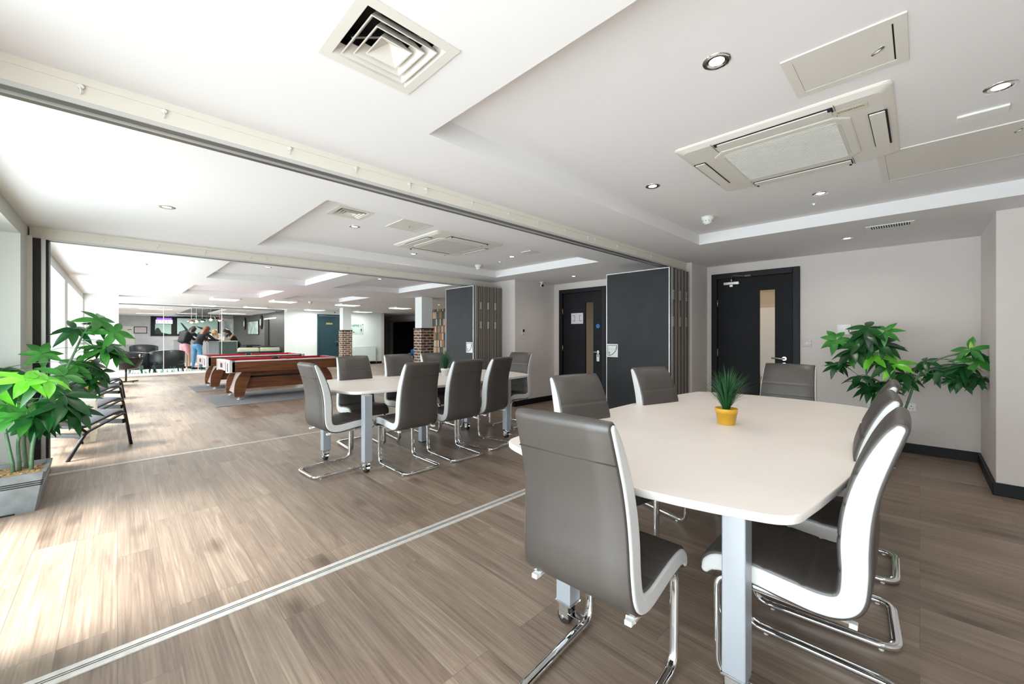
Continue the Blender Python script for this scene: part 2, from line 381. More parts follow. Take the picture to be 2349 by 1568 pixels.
def text(s, size, matname, parent, M4, name='lettering', ext=.0006):
    cu = bpy.data.curves.new(name, 'FONT'); cu.body = s; cu.size = size; cu.extrude = ext; cu.align_x = 'CENTER'; cu.align_y = 'CENTER'
    t = bpy.data.objects.new(name, cu); COL.objects.link(t)
    bpy.context.view_layer.update()
    me = bpy.data.meshes.new_from_object(t.evaluated_get(bpy.context.evaluated_depsgraph_get()))
    bpy.data.objects.remove(t, do_unlink=True)
    me.transform(M4); me.materials.clear(); me.materials.append(M[matname])
    o = bpy.data.objects.new(name, me); COL.objects.link(o)
    if parent: o.parent = parent
    return o
# text orientation matrices: readable from -X side (wall facing -X) / from -Y side
TX = lambda x, y, z: T(x, y, z) @ R(-90) @ R(90, 'X')
TY = lambda x, y, z: T(x, y, z) @ R(90, 'X')

def thin_glass(name, tint, ior=1.45, rough=.02):
    m = bpy.data.materials.new(name); m.use_nodes = True; N, L = nt(m)
    t = N.new('ShaderNodeBsdfTransparent'); t.inputs[0].default_value = (*tint, 1)
    g = N.new('ShaderNodeBsdfGlossy'); g.inputs['Roughness'].default_value = rough
    f = N.new('ShaderNodeLayerWeight'); f.inputs[0].default_value = .5
    fr = mk_math(N, L, 'ADD', mk_math(N, L, 'MULTIPLY', mk_math(N, L, 'POWER', f.outputs['Facing'], 4.0), .6), (ior-1)**2/14)
    mx = N.new('ShaderNodeMixShader'); L.new(fr, mx.inputs[0]); L.new(t.outputs[0], mx.inputs[1]); L.new(g.outputs[0], mx.inputs[2])
    L.new(mx.outputs[0], N['Material Output'].inputs[0]); return m
M['pane'] = thin_glass('window_pane', (.96, .985, .97)); M['pane_s'] = thin_glass('partition_pane', (.95, .97, .96), 1.25)
M['frost'] = thin_glass('acrylic', (.92, .95, .94), 1.3)

# ================================================================ STRUCTURE
struct(MB().box(-1.35, 16, -2.0, 17.0, -.1, 0).done('floor', 'floor'))
struct(MB().box(-1.35, 5.2, 17.0, 28.0, -.1, 0).done('floor', 'rec_floor'))
struct(MB().box(5.2, 16, 17.0, 28.0, -.1, 0).done('floor', 'floor'))
def cells(x0, x1, y0, y1, holes):
    xs = sorted({x0, x1, *[h[0] for h in holes], *[h[1] for h in holes]}); ys = sorted({y0, y1, *[h[2] for h in holes], *[h[3] for h in holes]})
    for i in range(len(xs)-1):
        for j in range(len(ys)-1):
            cx, cy = (xs[i]+xs[i+1])/2, (ys[j]+ys[j+1])/2
            if not any(h[0] < cx < h[1] and h[2] < cy < h[3] for h in holes): yield xs[i], xs[i+1], ys[j], ys[j+1]
COF = [(1.09, 4.53, -1.3, 1.69), (1.09, 4.62, 3.03, 5.09), (1.08, 2.67, 6.25, 8.6), (3.2, 4.72, 6.15, 8.6), (1.08, 2.67, 10.0, 12.25), (3.2, 4.75, 10.15, 12.25)]
VENTS = [(.52, .82, 1.14, 1.44)]
c = MB()
for a, b_, y0, y1 in cells(-1.35, 16, -2, 17, COF+VENTS): c.quad([(a, y0, ZC), (b_, y0, ZC), (b_, y1, ZC), (a, y1, ZC)])
for a, b_, y0, y1 in COF:
    for p, q in (((a, y0), (b_, y0)), ((b_, y0), (b_, y1)), ((b_, y1), (a, y1)), ((a, y1), (a, y0))):
        c.quad([(*p, ZC), (*q, ZC), (*q, ZU), (*p, ZU)])
V2 = (1.36, 1.62, 3.46, 3.72)
for k, (a, b_, y0, y1) in enumerate(COF):
    for A, B, Y0, Y1 in cells(a, b_, y0, y1, [V2] if k == 1 else []): c.quad([(A, Y0, ZU), (B, Y0, ZU), (B, Y1, ZU), (A, Y1, ZU)])
# roof slab over everything
c.box(-1.35, 16, -2, 17, ZU+.25, ZU+.3)
struct(c.done('ceiling', 'ceil'))
# reception ceiling: pale boards with a dark recess
c = MB().box(-1.35, 1.9, 17.05, 28, ZC-.02, ZC+.03).box(1.9, 4.9, 17.05, 18.3, ZC-.02, ZC+.03)
struct(c.done('ceiling', 'ceil'))
struct(MB().box(1.9, 4.9, 18.3, 28, ZC+.10, ZC+.15).done('ceiling', mat('reception_brown_ceiling', (.13, .11, .10), .5)))
struct(MB().box(3.0, 4.7, 18.8, 23.2, ZC-.02, ZC+.06).done('ceiling', 'ceil'))

# left window wall
PY = [(-2, -1.3), (1.8, 2.62), (5.28, 5.92), (9.25, 9.75), (13.75, 14.35), (16.9, 18.0), (19.4, 28)]
c = MB().box(-1.35, -.58, -2, 28, 2.12, ZC+.001)
for a, b_ in PY: c.box(-1.35, -.58, a, b_, 0, 2.12)
c.box(-1.35, -1.08, 4.45, 5.3, 0, 2.12).box(-1.35, -1.08, -1.35, -1.0, 0, 2.12).box(-1.35, -1.08, 1.75, 1.85, 0, 2.12)
struct(c.done('wall_left', 'pier'))
for k, (a, b_) in enumerate(WIN):
    w = struct(MB().box(-1.16, -1.10, a-.02, b_+.02, 0, .06).box(-1.16, -1.10, a-.02, b_+.02, 2.07, 2.12)
        .box(-1.16, -1.10, a-.02, a+.04, .06, 2.07).box(-1.16, -1.10, b_-.04, b_+.02, .06, 2.07)
        .box(-1.15, -1.11, (a+b_)/2-.02, (a+b_)/2+.02, .06, 2.07).done('window_%d' % (k+1), 'plastic_w'))
    MB().box(-1.134, -1.126, a+.04, b_-.04, .06, 2.07).done('pane', 'pane', w)
# pier stub at the reception glass
struct(MB().box(-.6, .02, 13.8, 14.3, 0, ZC).done('wall_pier', 'pier'))
# back wall (behind camera) and right-hand walls
struct(MB().box(-1.35, 5.0, -2.1, -2.0, 0, ZC).done('wall_back', 'wall'))
struct(MB().box(4.98, 6.3, -2.1, -.425, 0, ZC).done('wall_corner', 'wall'))
D1 = (1.10, 2.06); D2 = (3.91, 4.86); DH = 2.09
c = MB()
for y0, y1 in ((-.425, D1[0]), (D1[1], D2[0]), (D2[1], 5.1)): c.box(6.12, 6.24, y0, y1, 0, ZC)
for a, b_ in (D1, D2): c.box(6.12, 6.24, a, b_, DH, ZC)
struct(c.done('wall_right', 'wall'))
struct(MB().box(5.56, 6.12, 2.17, 2.62, 0, ZC).done('wall_pier', 'wall'))
struct(MB().box(5.03, 8.8, 5.04, 5.95, 0, ZC).done('wall_pier', 'wall'))
# bookshelf wall, radiator wall, corridor walls
struct(MB().box(8.72, 8.85, 5.95, 13.85, 0, ZC).done('wall_bookshelf', ['books']))
c = MB().box(4.62, 5.72, 17.0, 17.14, 0, ZC).box(6.70, 8.46, 17.0, 17.14, 0, ZC).box(5.72, 6.70, 17.0, 17.14, 2.11, ZC)
struct(c.done('wall_far', 'wall_white'))
struct(MB().box(8.46, 8.60, 17.0, 24, 0, ZC).done('wall_corridor', 'wall'))
c = MB().box(10.7, 10.82, 20.5, 24, 0, ZC).box(10.7, 10.82, 13.0, 20.5, 2.0, ZC)
struct(c.done('wall_corridor', 'wall'))
struct(MB().box(10.66, 10.84, 20.38, 20.5, 0, 2.06).box(10.66, 10.84, 13.0, 20.5, 1.96, 2.04).done('trim_5', 'alu_light'))
struct(MB().box(8.6, 11, 24, 24.1, 0, ZC).done('wall_corridor', 'wall'))
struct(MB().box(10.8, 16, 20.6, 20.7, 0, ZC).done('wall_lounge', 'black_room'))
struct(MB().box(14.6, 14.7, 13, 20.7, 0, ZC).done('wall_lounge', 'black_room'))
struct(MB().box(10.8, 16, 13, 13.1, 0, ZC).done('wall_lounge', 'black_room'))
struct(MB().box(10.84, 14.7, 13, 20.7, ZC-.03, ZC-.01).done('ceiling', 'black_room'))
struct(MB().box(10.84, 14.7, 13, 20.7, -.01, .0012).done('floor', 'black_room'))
struct(MB().box(8.85, 16, 12.9, 13.0, 0, ZC).done('wall_lounge', 'wall'))
# reception side wall and back wall
struct(MB().box(4.70, 4.84, 17.14, 28, 0, ZC+.15).done('wall_reception', 'dark_slat'))
struct(MB().box(-1.35, 4.75, 27.5, 27.6, 0, ZC+.15).done('wall_reception', 'grey_wall'))
struct(MB().box(8.6, 16, 17.0, 17.02, ZC, ZC+.01).box(5, 16, 17, 28, ZC, ZC+.02).done('ceiling', 'ceil'))
# service corridor behind the two doors
c = MB().box(7.65, 7.75, -1, 5.04, 0, ZC).box(6.24, 7.7, -1.1, -1, 0, ZC)
struct(c.done('wall_service', mat('service_beige', (.62, .49, .37), .7)))

# beams with folding-wall tracks
def beam(n, y0, y1, x1):
    b = struct(MB().box(-.57, x1, y0, y1, 2.165, ZC+.001).box(-.57, x1, y0-.006, y0, 2.225, ZC).done('trim_%d' % n, 'beam'))
    MB().box(-.57, x1, y0+.008, y1-.008, 2.150, 2.165).done('track', 'alu', b)
    MB().box(-.57, x1, (y0+y1)/2-.008, (y0+y1)/2+.006, 2.143, 2.1501).box(-.57, x1, y0+.002, y0+.008, 2.148, 2.166).done('track_ridge', 'alu_light', b)
    return b
beam(1, 2.245, 2.375, 5.56)
beam(2, 5.66, 5.79, 5.03)
# floor strips
struct(MB().box(-.57, 5.5, 2.205, 2.285, 0, .004).box(-.57, 5.5, 2.236, 2.241, .0041, .005, mi=1).box(-.57, 5.5, 2.249, 2.254, .0041, .005, mi=1).done('trim_3', ['strip', 'silver_dark']))
struct(MB().box(-.55, 5.0, 5.505, 5.555, 0, .004).box(-.55, 5.0, 5.526, 5.532, .0041, .005, mi=1).done('trim_4', ['strip', 'silver_dark']))
# jamb post on the left at the second beam
struct(MB().box(-.58, -.548, 5.60, 5.80, 0, 2.165).done('trim_6', 'beam'))
p = struct(MB().box(-.548, -.50, 5.62, 5.80, 0, 2.150).box(-.472, -.455, 5.66, 5.80, 0, 2.150).done('trim_7', 'panel'))
MB().box(-.50, -.472, 5.64, 5.80, 0, 2.150).done('channel', 'alu_light', p)
p = struct(MB().box(-.58, -.53, 2.24, 2.38, 0, 2.150).done('trim_8', 'panel'))
# skirtings
BB = [('right', [(6.10, 6.12, -.425, 1.04), (6.10, 6.12, 2.12, 2.17), (6.10, 6.12, 2.62, 3.85), (6.10, 6.12, 4.92, 5.04)]),
      ('corner', [(4.98, 6.12, -.425, -.405), (4.96, 4.98, -2.0, -.405)]),
      ('pier', [(5.54, 5.56, 2.17, 2.62), (5.54, 6.12, 2.15, 2.17), (5.01, 6.12, 5.02, 5.04), (5.01, 5.03, 5.02, 5.95)]),
      ('far', [(4.62, 5.66, 16.98, 17.0), (6.76, 8.46, 16.98, 17.0), (8.46, 8.48, 16.98, 17.02)]),
      ('corridor', [(8.60, 8.62, 17.1, 24), (10.68, 10.70, 20.6, 24)])]
for n, bx in BB:
    c = MB()
    for b_ in bx: c.box(*b_, 0, .10, bev=.004, seg=1)
    struct(c.done('baseboard_'+n, 'black_trim'))

# columns with brick lower halves
def column(x0, x1, y0, y1):
    o = struct(MB().box(x0, x1, y0, y1, 0, ZC).done('wall_column', 'wall_white'))
    MB().box(x0-.025, x1+.025, y0-.025, y1+.025, 0, 1.42).done('brick_cladding', 'brick', o)
    MB().box(x0-.035, x1+.035, y0-.035, y1+.035, 1.42, 1.45).done('cap', 'brick_cap', o)
column(5.60, 5.92, 9.02, 9.34)
column(5.80, 6.10, 14.6, 14.9)

# ---------------------------------------------------------------- doors
def door(n, y0, y1, paper=False):
    X = 6.12
    f = struct(MB().box(X-.025, X+.12, y0-.045, y0+.03, 0, DH+.045, bev=.004, seg=1).box(X-.025, X+.12, y1-.03, y1+.045, 0, DH+.045, bev=.004, seg=1)
               .box(X-.025, X+.12, y0+.03, y1-.03, DH-.03, DH+.045, bev=.004, seg=1).done('door_%d' % n, 'black_trim'))
    a, b_ = y0+.035, y1-.035; g0, g1 = y0+.23, y0+.41; z0, z1 = .42, 1.87; xa, xb = X+.012, X+.055
    MB().box(xa, xb, a, g0, .008, DH-.035).box(xa, xb, g1, b_, .008, DH-.035).box(xa, xb, g0, g1, .008, z0).box(xa, xb, g0, g1, z1, DH-.035).done('door_leaf', 'black_door', f)
    MB().box(X+.03, X+.036, g0, g1, z0, z1).done('vision_pane', 'pane', f)
    h = MB().cyl((X+.011, y0+.125, .965), (X+.002, y0+.125, .965), .026, n=20).tube(rpath([(X+.004, y0+.125, .965), (X-.05, y0+.125, .965), (X-.05, y0+.255, .970)], .018), .0095, n=10)
    h.done('handle', 'steel', f)
    if paper: MB().box(X+.002, X+.011, y0+.095, y0+.155, .80, .925, bev=.003).box(X-.0005, X+.0025, y0+.115, y0+.135, .885, .91, mi=1).done('keypad', ['silver_handle', 'dark_gap'], f)
    else: MB().cyl((X+.011, y0+.125, .89), (X+.004, y0+.125, .89), .024, n=16).done('lock_escutcheon', 'steel', f)
    for z in (1.72, 1.02, .22): MB().cyl((X-.002, b_+.004, z-.05), (X-.002, b_+.004, z+.05), .007, n=8).done('hinge', 'brass', f)
    if not paper:
        MB().box(X-.045, X+.011, y1-.32, y1-.12, 1.965, 2.01, bev=.008).cyl((X-.02, y1-.22, 2.01), (X-.02, y1-.22, 2.055), .012).box(X-.035, X-.012, y1-.24, y1-.20, 1.94, 1.965).done('closer_body', 'steel', f)
        MB().tube([(X-.02, y1-.22, 2.055), (X-.09, y1-.26, 2.085), (X-.06, y1-.42, 2.07)], .007, n=6).box(X-.075, X-.022, y1-.47, y1-.40, 2.06, 2.08).done('closer_arm', 'silver_dark', f)
    else:
        c = MB().cyl((X+.012, y0+.13, 1.43), (X+.009, y0+.13, 1.43), .038, n=24).cyl((X+.0088, y0+.13, 1.43), (X+.0082, y0+.13, 1.43), .03, n=24, mi=1)
        c.done('fire_door_disc', [mat('disc_blue', (.02, .18, .55), .5), 'sign_blue'], f)
    return f
door(1, *D1); door(2, *D2, paper=True)
# paper notice on the far black door
t = tag(MB().box(6.126, 6.131, 4.36, 4.63, 1.48, 1.68).done('notice_sheet', 'paper'), 'white paper notice with two green bracket marks taped to black door', 'notice')
for s, yy in ((1, 4.55), (-1, 4.44)):
    c = MB()
    c.box(6.1252, 6.1262, yy-.004, yy+.004, 1.53, 1.64)
    c.box(6.1252, 6.1262, min(yy, yy+s*.05), max(yy, yy+s*.05), 1.63 if s > 0 else 1.53, 1.638 if s > 0 else 1.538)
    c.box(6.1252, 6.1262, min(yy, yy+s*.035), max(yy, yy+s*.035), 1.53 if s > 0 else 1.625, 1.54 if s > 0 else 1.635)
    c.done('printed_bracket', 'ink', t)
# teal door in the far wall
f = struct(MB().box(5.72, 5.78, 16.96, 17.1, 0, 2.11).box(6.64, 6.70, 16.96, 17.1, 0, 2.11).box(5.78, 6.64, 16.96, 17.1, 2.05, 2.11).done('door_3', 'teal_door'))
MB().box(5.79, 6.63, 17.0, 17.04, .01, 2.04).done('door_leaf', 'teal_door', f)
MB().box(5.72+.35, 5.72+.60, 16.985, 16.998, 1.70, 1.77).done('name_plate', 'brass', f)
MB().cyl((6.52, 16.99, 1.0), (6.52, 16.93, 1.0), .02).box(6.40, 6.54, 16.92, 16.94, .99, 1.01).box(6.49, 6.55, 16.985, 17.0, .82, .92, mi=1).done('handle', ['steel', 'dark_gap'], f)

# ================================================================ MEETING TABLES
def table(name_label, cx, cy, L, hw, hc, bul, legs):
    """boat-shaped top: length L, half width hw in the middle, hc at the corners, ends bowed by bul"""
    t = thing('meeting_table', name_label, 'table', (cx, cy, 0))
    hl = L/2-bul
    def arc(p, q, s, n=12):   # bowed edge from p to q, sagitta s to the right
        out = []; p = Vector(p); q = Vector(q); d = q-p; nrm = Vector((d.y, -d.x)).normalized()
        for i in range(n): u = i/n; out.append(p+d*u+nrm*(4*s*u*(1-u)))
        return out
    C = [(-hl, -hc), (hl, -hc), (hl, hc), (-hl, hc)]
    raw = []
    for i in range(4):
        s = (hw-hc) if i % 2 == 0 else bul
        raw += [arc(C[i], C[(i+1) % 4], s)]
    pts = []
    for i in range(4):       # round the corners
        a = raw[i-1]; b_ = raw[i]
        cor = Vector(C[i]); pa = cor+(a[-1]-cor).normalized()*.07; pb = cor+(b_[1]-cor).normalized()*.07
        for j in range(6): u = j/5; pts.append(pa*(1-u)**2+cor*2*u*(1-u)+pb*u*u)
        pts += b_[1:]
    P = [(p.x, p.y) for p in pts]
    def off(d):
        out = []; n = len(pts)
        for i in range(n):
            tt = (pts[(i+1) % n]-pts[i-1]).normalized(); nn = Vector((tt.y, -tt.x)); out.append((pts[i].x-nn.x*d, pts[i].y-nn.y*d))
        return out
    zt = .745; c = MB()
    rings = [[(x, y, zt) for x, y in off(.0035)], [(x, y, zt-.001) for x, y in off(.0012)], [(x, y, zt-.0035) for x, y in P], [(x, y, zt-.0245) for x, y in P], [(x, y, zt-.028) for x, y in off(.003)]]
    c.loft(rings[:3], cap=False, mi=0, smooth=True); c.loft(rings[2:], cap=False, mi=1, smooth=True)
    c.b.faces.new([c.b.verts.new(p) for p in rings[0]]).material_index = 0
    c.b.faces.new([c.b.verts.new(p) for p in rings[-1]][::-1]).material_index = 0
    bmesh.ops.remove_doubles(c.b, verts=c.b.verts, dist=1e-5)
    c.done('tabletop', ['table', 'table_edge'], t)
    for x, y, caster in legs:
        zb = .105 if caster else .012
        lg = MB().box(x-.0375, x+.0375, y-.0375, y+.0375, zb, .712, bev=.004).box(x-.037, x+.037, y-.037, y+.037, .711, .717).done('leg', 'leg_paint', t)
        if caster:
            s = caster
            k = MB().box(x-.04, x+.04, y-.04, y+.04, .098, .105, mi=0).box(x-.028, x-.022, y-.02, y+.03, .035, .098, mi=0).box(x+.022, x+.028, y-.02, y+.03, .035, .098, mi=0)
            k.box(x-.028, x+.028, y-.02, y+.03, .088, .098, mi=0).box(x-.02, x+.02, y-.075, y-.02, .050, .056, mi=0, bev=.002)
            k.cyl((x-.019, y+.012, .031), (x+.019, y+.012, .031), .031, n=24, mi=1).cyl((x-.03, y+.012, .033), (x+.03, y+.012, .033), .007, mi=0)
            k.done('caster', ['chrome', 'rubber'], lg)
        else: MB().box(x-.034, x+.034, y-.034, y+.034, 0, .0125, mi=0).done('glide', 'rubber', lg)
    return t
TA = table('large near boat-shaped meeting table with pale top and yellow plant pot', 2.62, .85, 2.72, .70, .60, .12,
    [(-1.09, -.405, 1), (-1.20, .24, 1), (1.0, -.40, 1), (1.0, .24, 1)])
TB = table('further boat-shaped meeting table behind the floor strip, pale top on silver legs', 2.74, 4.24, 2.60, .72, .60, .12,
    [(-1.10, -.66, 1), (-1.23, .0, 1), (-.15, -.09, 0), (.69, -.66, 1), (.62, .03, 1)])

# ================================================================ CANTILEVER CHAIRS
CL = [(.532, .400, .024), (.516, .424, .034), (.475, .441, .039), (.38, .440, .040), (.28, .430, .041), (.195, .424, .041), (.142, .436, .040), (.114, .470, .040), (.106, .54, .041), (.107, .63, .043), (.100, .72, .042), (.082, .81, .039), (.054, .895, .035), (.026, .962, .029), (.008, .996, .022)]
def pad_line(n=12):
    P = catmull([(p[0], p[1], p[2]) for p in CL], n)
    return [(p.x, p.y, p.z) for p in P]
def pad_profile(P, inset=0, grooves=()):
    """closed outline (y,z): down one side, back the other"""
    k = len(P); A = []; B = []
    s = 0
    for i, (y, z, t) in enumerate(P):
        a = P[max(i-1, 0)]; b_ = P[min(i+1, k-1)]; dy, dz = b_[0]-a[0], b_[1]-a[1]; L = math.hypot(dy, dz) or 1
        if i: s += math.hypot(P[i][0]-P[i-1][0], P[i][1]-P[i-1][1])
        ny, nz = dz/L, -dy/L
        g = sum(math.exp(-((s-g0)/.0045)**2) for g0 in grooves)*.006
        A.append((y+ny*(t-inset-g), z+nz*(t-inset-g))); B.append((y-ny*(t-inset), z-nz*(t-inset)))
    return A, B
def endcap(P, inset, first):
    (y, z, t) = P[0] if first else P[-1]; (y2, z2, _) = P[1] if first else P[-2]
    d = Vector((y-y2, z-z2)).normalized(); nn = Vector((d.y, -d.x)); r = t-inset; out = []
    for j in range(1, 6):
        a = PI*j/6; out.append((y+nn.x*r*math.cos(a)+d.x*r*math.sin(a), z+nn.y*r*math.cos(a)+d.y*r*math.sin(a)))
    return out
def outline(P, inset, grooves=(), cap0=True, cap1=True):
    A, B = pad_profile(P, inset, grooves)
    # A is on the front/top side, B is the rear/under side
    c0 = endcap(P, inset, True) if cap0 else []; c1 = endcap(P, inset, False) if cap1 else []
    def order(c, start):
        if not c: return c
        return c if (Vector(c[0])-Vector(start)).length < (Vector(c[-1])-Vector(start)).length else c[::-1]
    return A+order(c1, A[-1])+B[::-1]+order(c0, B[0])
def halfw(z): return .212-.030*max(0, min(1, (z-.42)/.58))
def pad_mesh(P, cap0, cap1, grooves):
    st = [(-1, .016), (-1, .006), (-.975, 0), (-.5, -.002), (0, -.003), (.5, -.002), (.975, 0), (1, .006), (1, .016)]
    rings = []
    for i, (u, ins) in enumerate(st):
        o = outline(P, ins, grooves, cap0, cap1); ring = []
        for y, z in o:
            w = halfw(z); e = .006 if i in (1, 7) else (0 if i in (0, 8) else .0)
            x = u*w
            if i in (1, 7): x = math.copysign(w-.001, u)
            if i in (0, 8): x = math.copysign(w-.003, u)
            if i in (2, 6): x = math.copysign(w-.008, u)
            ring.append((x, y, z))
        rings.append(ring)
    return MB().loft(rings, cap=True)
def side_mesh(P, s):
    rings = []
    for ins, dx in ((.011, -.006), (.010, .0015), (.0125, .0045), (.019, .0065)):
        rings.append([(s*(halfw(z)+dx), y, z) for y, z in outline(P, ins)])
    return MB().loft(rings, cap=True)
PL = pad_line()
KS = 72    # split index between seat and backrest (rear bend)
def make_chair():
    t = thing('cantilever_chair', 'x', 'chair')
    sm = pad_mesh(PL[:KS+1], True, False, (.09, .20, .31)).done('seat', 'leather', t)
    bm_ = pad_mesh(PL[KS:], False, True, (.12, .22, .32, .42)).done('backrest', 'leather', t)
    # top stitched band on the rear face
    c = MB()
    zz = .885; A, B = pad_profile(PL, -.002)
    for i in range(len(B)-1):
        if (B[i][1]-zz)*(B[i+1][1]-zz) <= 0 and PL[i][1] > .6:
            y = B[i][0]; w = halfw(zz)-.004
            c.tube([(-w, y, zz), (0, y-.0005, zz), (w, y, zz)], .0022, n=6); break
    c.done('rear_seam', 'panel_gap', bm_)
    for s in (-1, 1): side_mesh(PL, s).done('side_panel', 'leather_w', t, label='white padded side panel')
    W_ = .183
    path = [(-W_, .12, .386), (-W_, .500, .392), (-W_, .495, .020), (-W_, .0, .020), (W_, .0, .020), (W_, .495, .020), (W_, .500, .392), (W_, .12, .386)]
    pp = rpath([Vector(p) for p in path], .062, 7)
    MB().tube(pp, .009, .017, n=12, up=(0, 0, 1), sq=True).done('frame', 'chrome', t)
    for s in (-1, 1): MB().box(s*W_-.014, s*W_+.014, .122, .40, .376, .390, bev=.003).done('seat_rail', 'alu_light', t)
    for s in (-1, 1): MB().box(s*W_-.012, s*W_+.012, .100, .123, .375, .391, bev=.002).done('rail_cap', 'plastic_w', t, label='white plastic end cap')
    for s in (-1, 1):
        for y in (.05, .42): MB().cyl((s*W_, y, 0), (s*W_, y, .012), .009, n=10).done('floor_glide', 'plastic_w', t)
    return t
CH = make_chair()
GA = 'chairs around the near table'; GB = 'chairs around the further table'
# (rear-centre x, y, heading deg of the seat direction, label, group)
CHS = [
 (1.005, .805, 4, 'nearest cantilever chair at the left end of the near table, back turned to us', GA),
 (1.79, .035, 91, 'right-foreground cantilever chair in profile beside the near table, seat fully in view', GA),
 (2.385, .075, 95, 'cantilever chair just behind the right-foreground chair, middle one of the overlapping three', GA),
 (2.98, .09, 92, 'farthest of the three overlapping chairs along the right side of near table', GA),
 (4.185, .795, 180, 'quilted taupe chair at the far end of near table, before the door with closer', GA),
 (2.09, 1.56, -104, 'taupe chair tucked at the far side of near table, in front of door with notice', GA),
 (3.02, 1.52, -106, 'taupe chair at the far side of near table, in front of the large charcoal panel', GA),
 (1.215, 3.885, 4, 'chair at the left end of further table, in front of the pool tables', GB),
 (2.02, 3.225, 90, 'leftmost of three chairs with dark backs along near side of further table', GB),
 (2.56, 3.23, 88, 'middle of three chairs with dark backs along near side of further table', GB),
 (3.10, 3.30, 101, 'rightmost of three chairs with dark backs along near side of further table', GB),
 (2.02, 4.80, -93, 'quilted chair across the further table, directly in front of a pool table end', GB),
 (2.63, 4.82, -96, 'quilted chair across the further table, in front of the white radiator', GB),
 (3.17, 4.84, -92, 'quilted chair across the further table, half hidden behind green grass plant', GB),
 (4.20, 4.07, 188, 'quilted chair at right end of further table, against the beige wall', GB)]
for i, (x, y, h, lab, g) in enumerate(CHS):
    if i == 0: CH.location = (x, y, 0); CH.rotation_euler = (0, 0, math.radians(h-90)); CH['label'] = lab; CH['group'] = g
    else: dup(CH, (x, y, 0), h-90, lab, g)

# ================================================================ POTTED GRASS
def blade_tuft(c, base, n, h, spread, w, rnd, droop=.5):
    for i in range(n):
        a = rnd.uniform(0, 2*PI); r = spread*math.sqrt(rnd.random()); hh = h*rnd.uniform(.62, 1.0)*(1-.25*(r/spread)**2)
        bx, by = base[0]+.018*math.cos(a)*rnd.random(), base[1]+.018*math.sin(a)*rnd.random()
        dx, dy = math.cos(a)*r, math.sin(a)*r; k = 6; pr = []; wv = Vector((-math.sin(a+rnd.uniform(-.8, .8)), math.cos(a), 0))
        for j in range(k+1):
            u = j/k; p = Vector((bx+dx*(u**1.5), by+dy*(u**1.5), base[2]+hh*(u-droop*.35*(r/spread)*u**3)))
            ww = w*(1-u)**.6*.5+.0002; pr.append((p-wv*ww, p+wv*ww))
        vs = [(c.b.verts.new(c.m @ a_), c.b.verts.new(c.m @ b_)) for a_, b_ in pr]
        for j in range(k):
            f = c.b.faces.new((vs[j][0], vs[j][1], vs[j+1][1], vs[j+1][0])); f.smooth = True
def grass_pot(label, loc, sc, n=230, potmat='yellow', grass='grass', h=.30, sp=.15):
    t = thing('potted_grass', label, 'plant', loc); t.scale = (sc, sc, sc); rnd = random.Random(3)
    MB().lathe([(.0, 0), (.043, 0), (.046, .003), (.056, .068), (.0585, .068), (.061, .095), (.057, .095), (.054, .080), (0, .080)]).done('pot', potmat, t)
    MB().lathe([(0, .0795), (.0535, .0795), (.04, .084), (0, .086)]).done('soil', 'soil', t)
    c = MB(); blade_tuft(c, (0, 0, .08), n, h, sp, .0062, rnd); blade_tuft(c, (0, 0, .08), 26, h*.7, sp*1.7, .003, rnd, 1.6)
    c.done('grass_blades', grass, t, kind='stuff')
    return t
grass_pot('small yellow pot of dark green grass in the middle of the near table', (2.56, .80, .745), 1.0)
grass_pot('grass plant on the further meeting table, seen between two chair backs', (3.02, 4.30, .745), 1.0, 200, 'plastic_w')

# ================================================================ FOLDING PARTITION STACKS
def stack(x0, x1, y0, y1, zt, label, n, light):
    t = thing('folding_partition_stack', label, 'partition', (x0, (y0+y1)/2, 0)); hw = (y1-y0)/2; dx = (x1-x0)/n
    for k in range(n):
        a = k*dx; w = dx*.80
        p = MB().box(a, a+.004, -hw, hw, .02, zt, mi=1).box(a+.004, a+w-.004, -hw+.004, hw-.004, .02, zt, mi=1).box(a+w-.004, a+w, -hw, hw, .02, zt, mi=1)
        p.box(a-.003, a+.0, -hw+.012, hw-.012, .03, zt-.012, mi=0)
        p.box(a+w*.42, a+w*.58, -hw-.002, -hw+.01, .02, zt, mi=2)
        po = p.done('panel_leaf', ['panel', 'alu_light' if k == 0 else 'panel_edge', 'panel_gap'], t)
        if k: MB().box(a+w+.002, a+dx-.002, -hw+.02, hw-.02, .03, zt-.02).done('panel_seal', 'panel_gap', po)
        if k and k % 2 == (0 if n > 6 else 1):
            for z in (zt*.84, zt*.68, zt*.12):
                c = MB().box(a-.022, a+.012, -hw-.010, -hw-.002, z-.06, z+.06)
                for q in range(5): c.cyl((a-.005, -hw-.012, z-.058+q*.024), (a-.005, -hw-.012, z-.044+q*.024), .006, n=8)
                c.done('hinge', 'steel', po)
        if k > 0:
            MB().box(a+.01, a+w-.01, -.06, .06, zt, 2.15).done('hanger', 'alu', po)
    return t
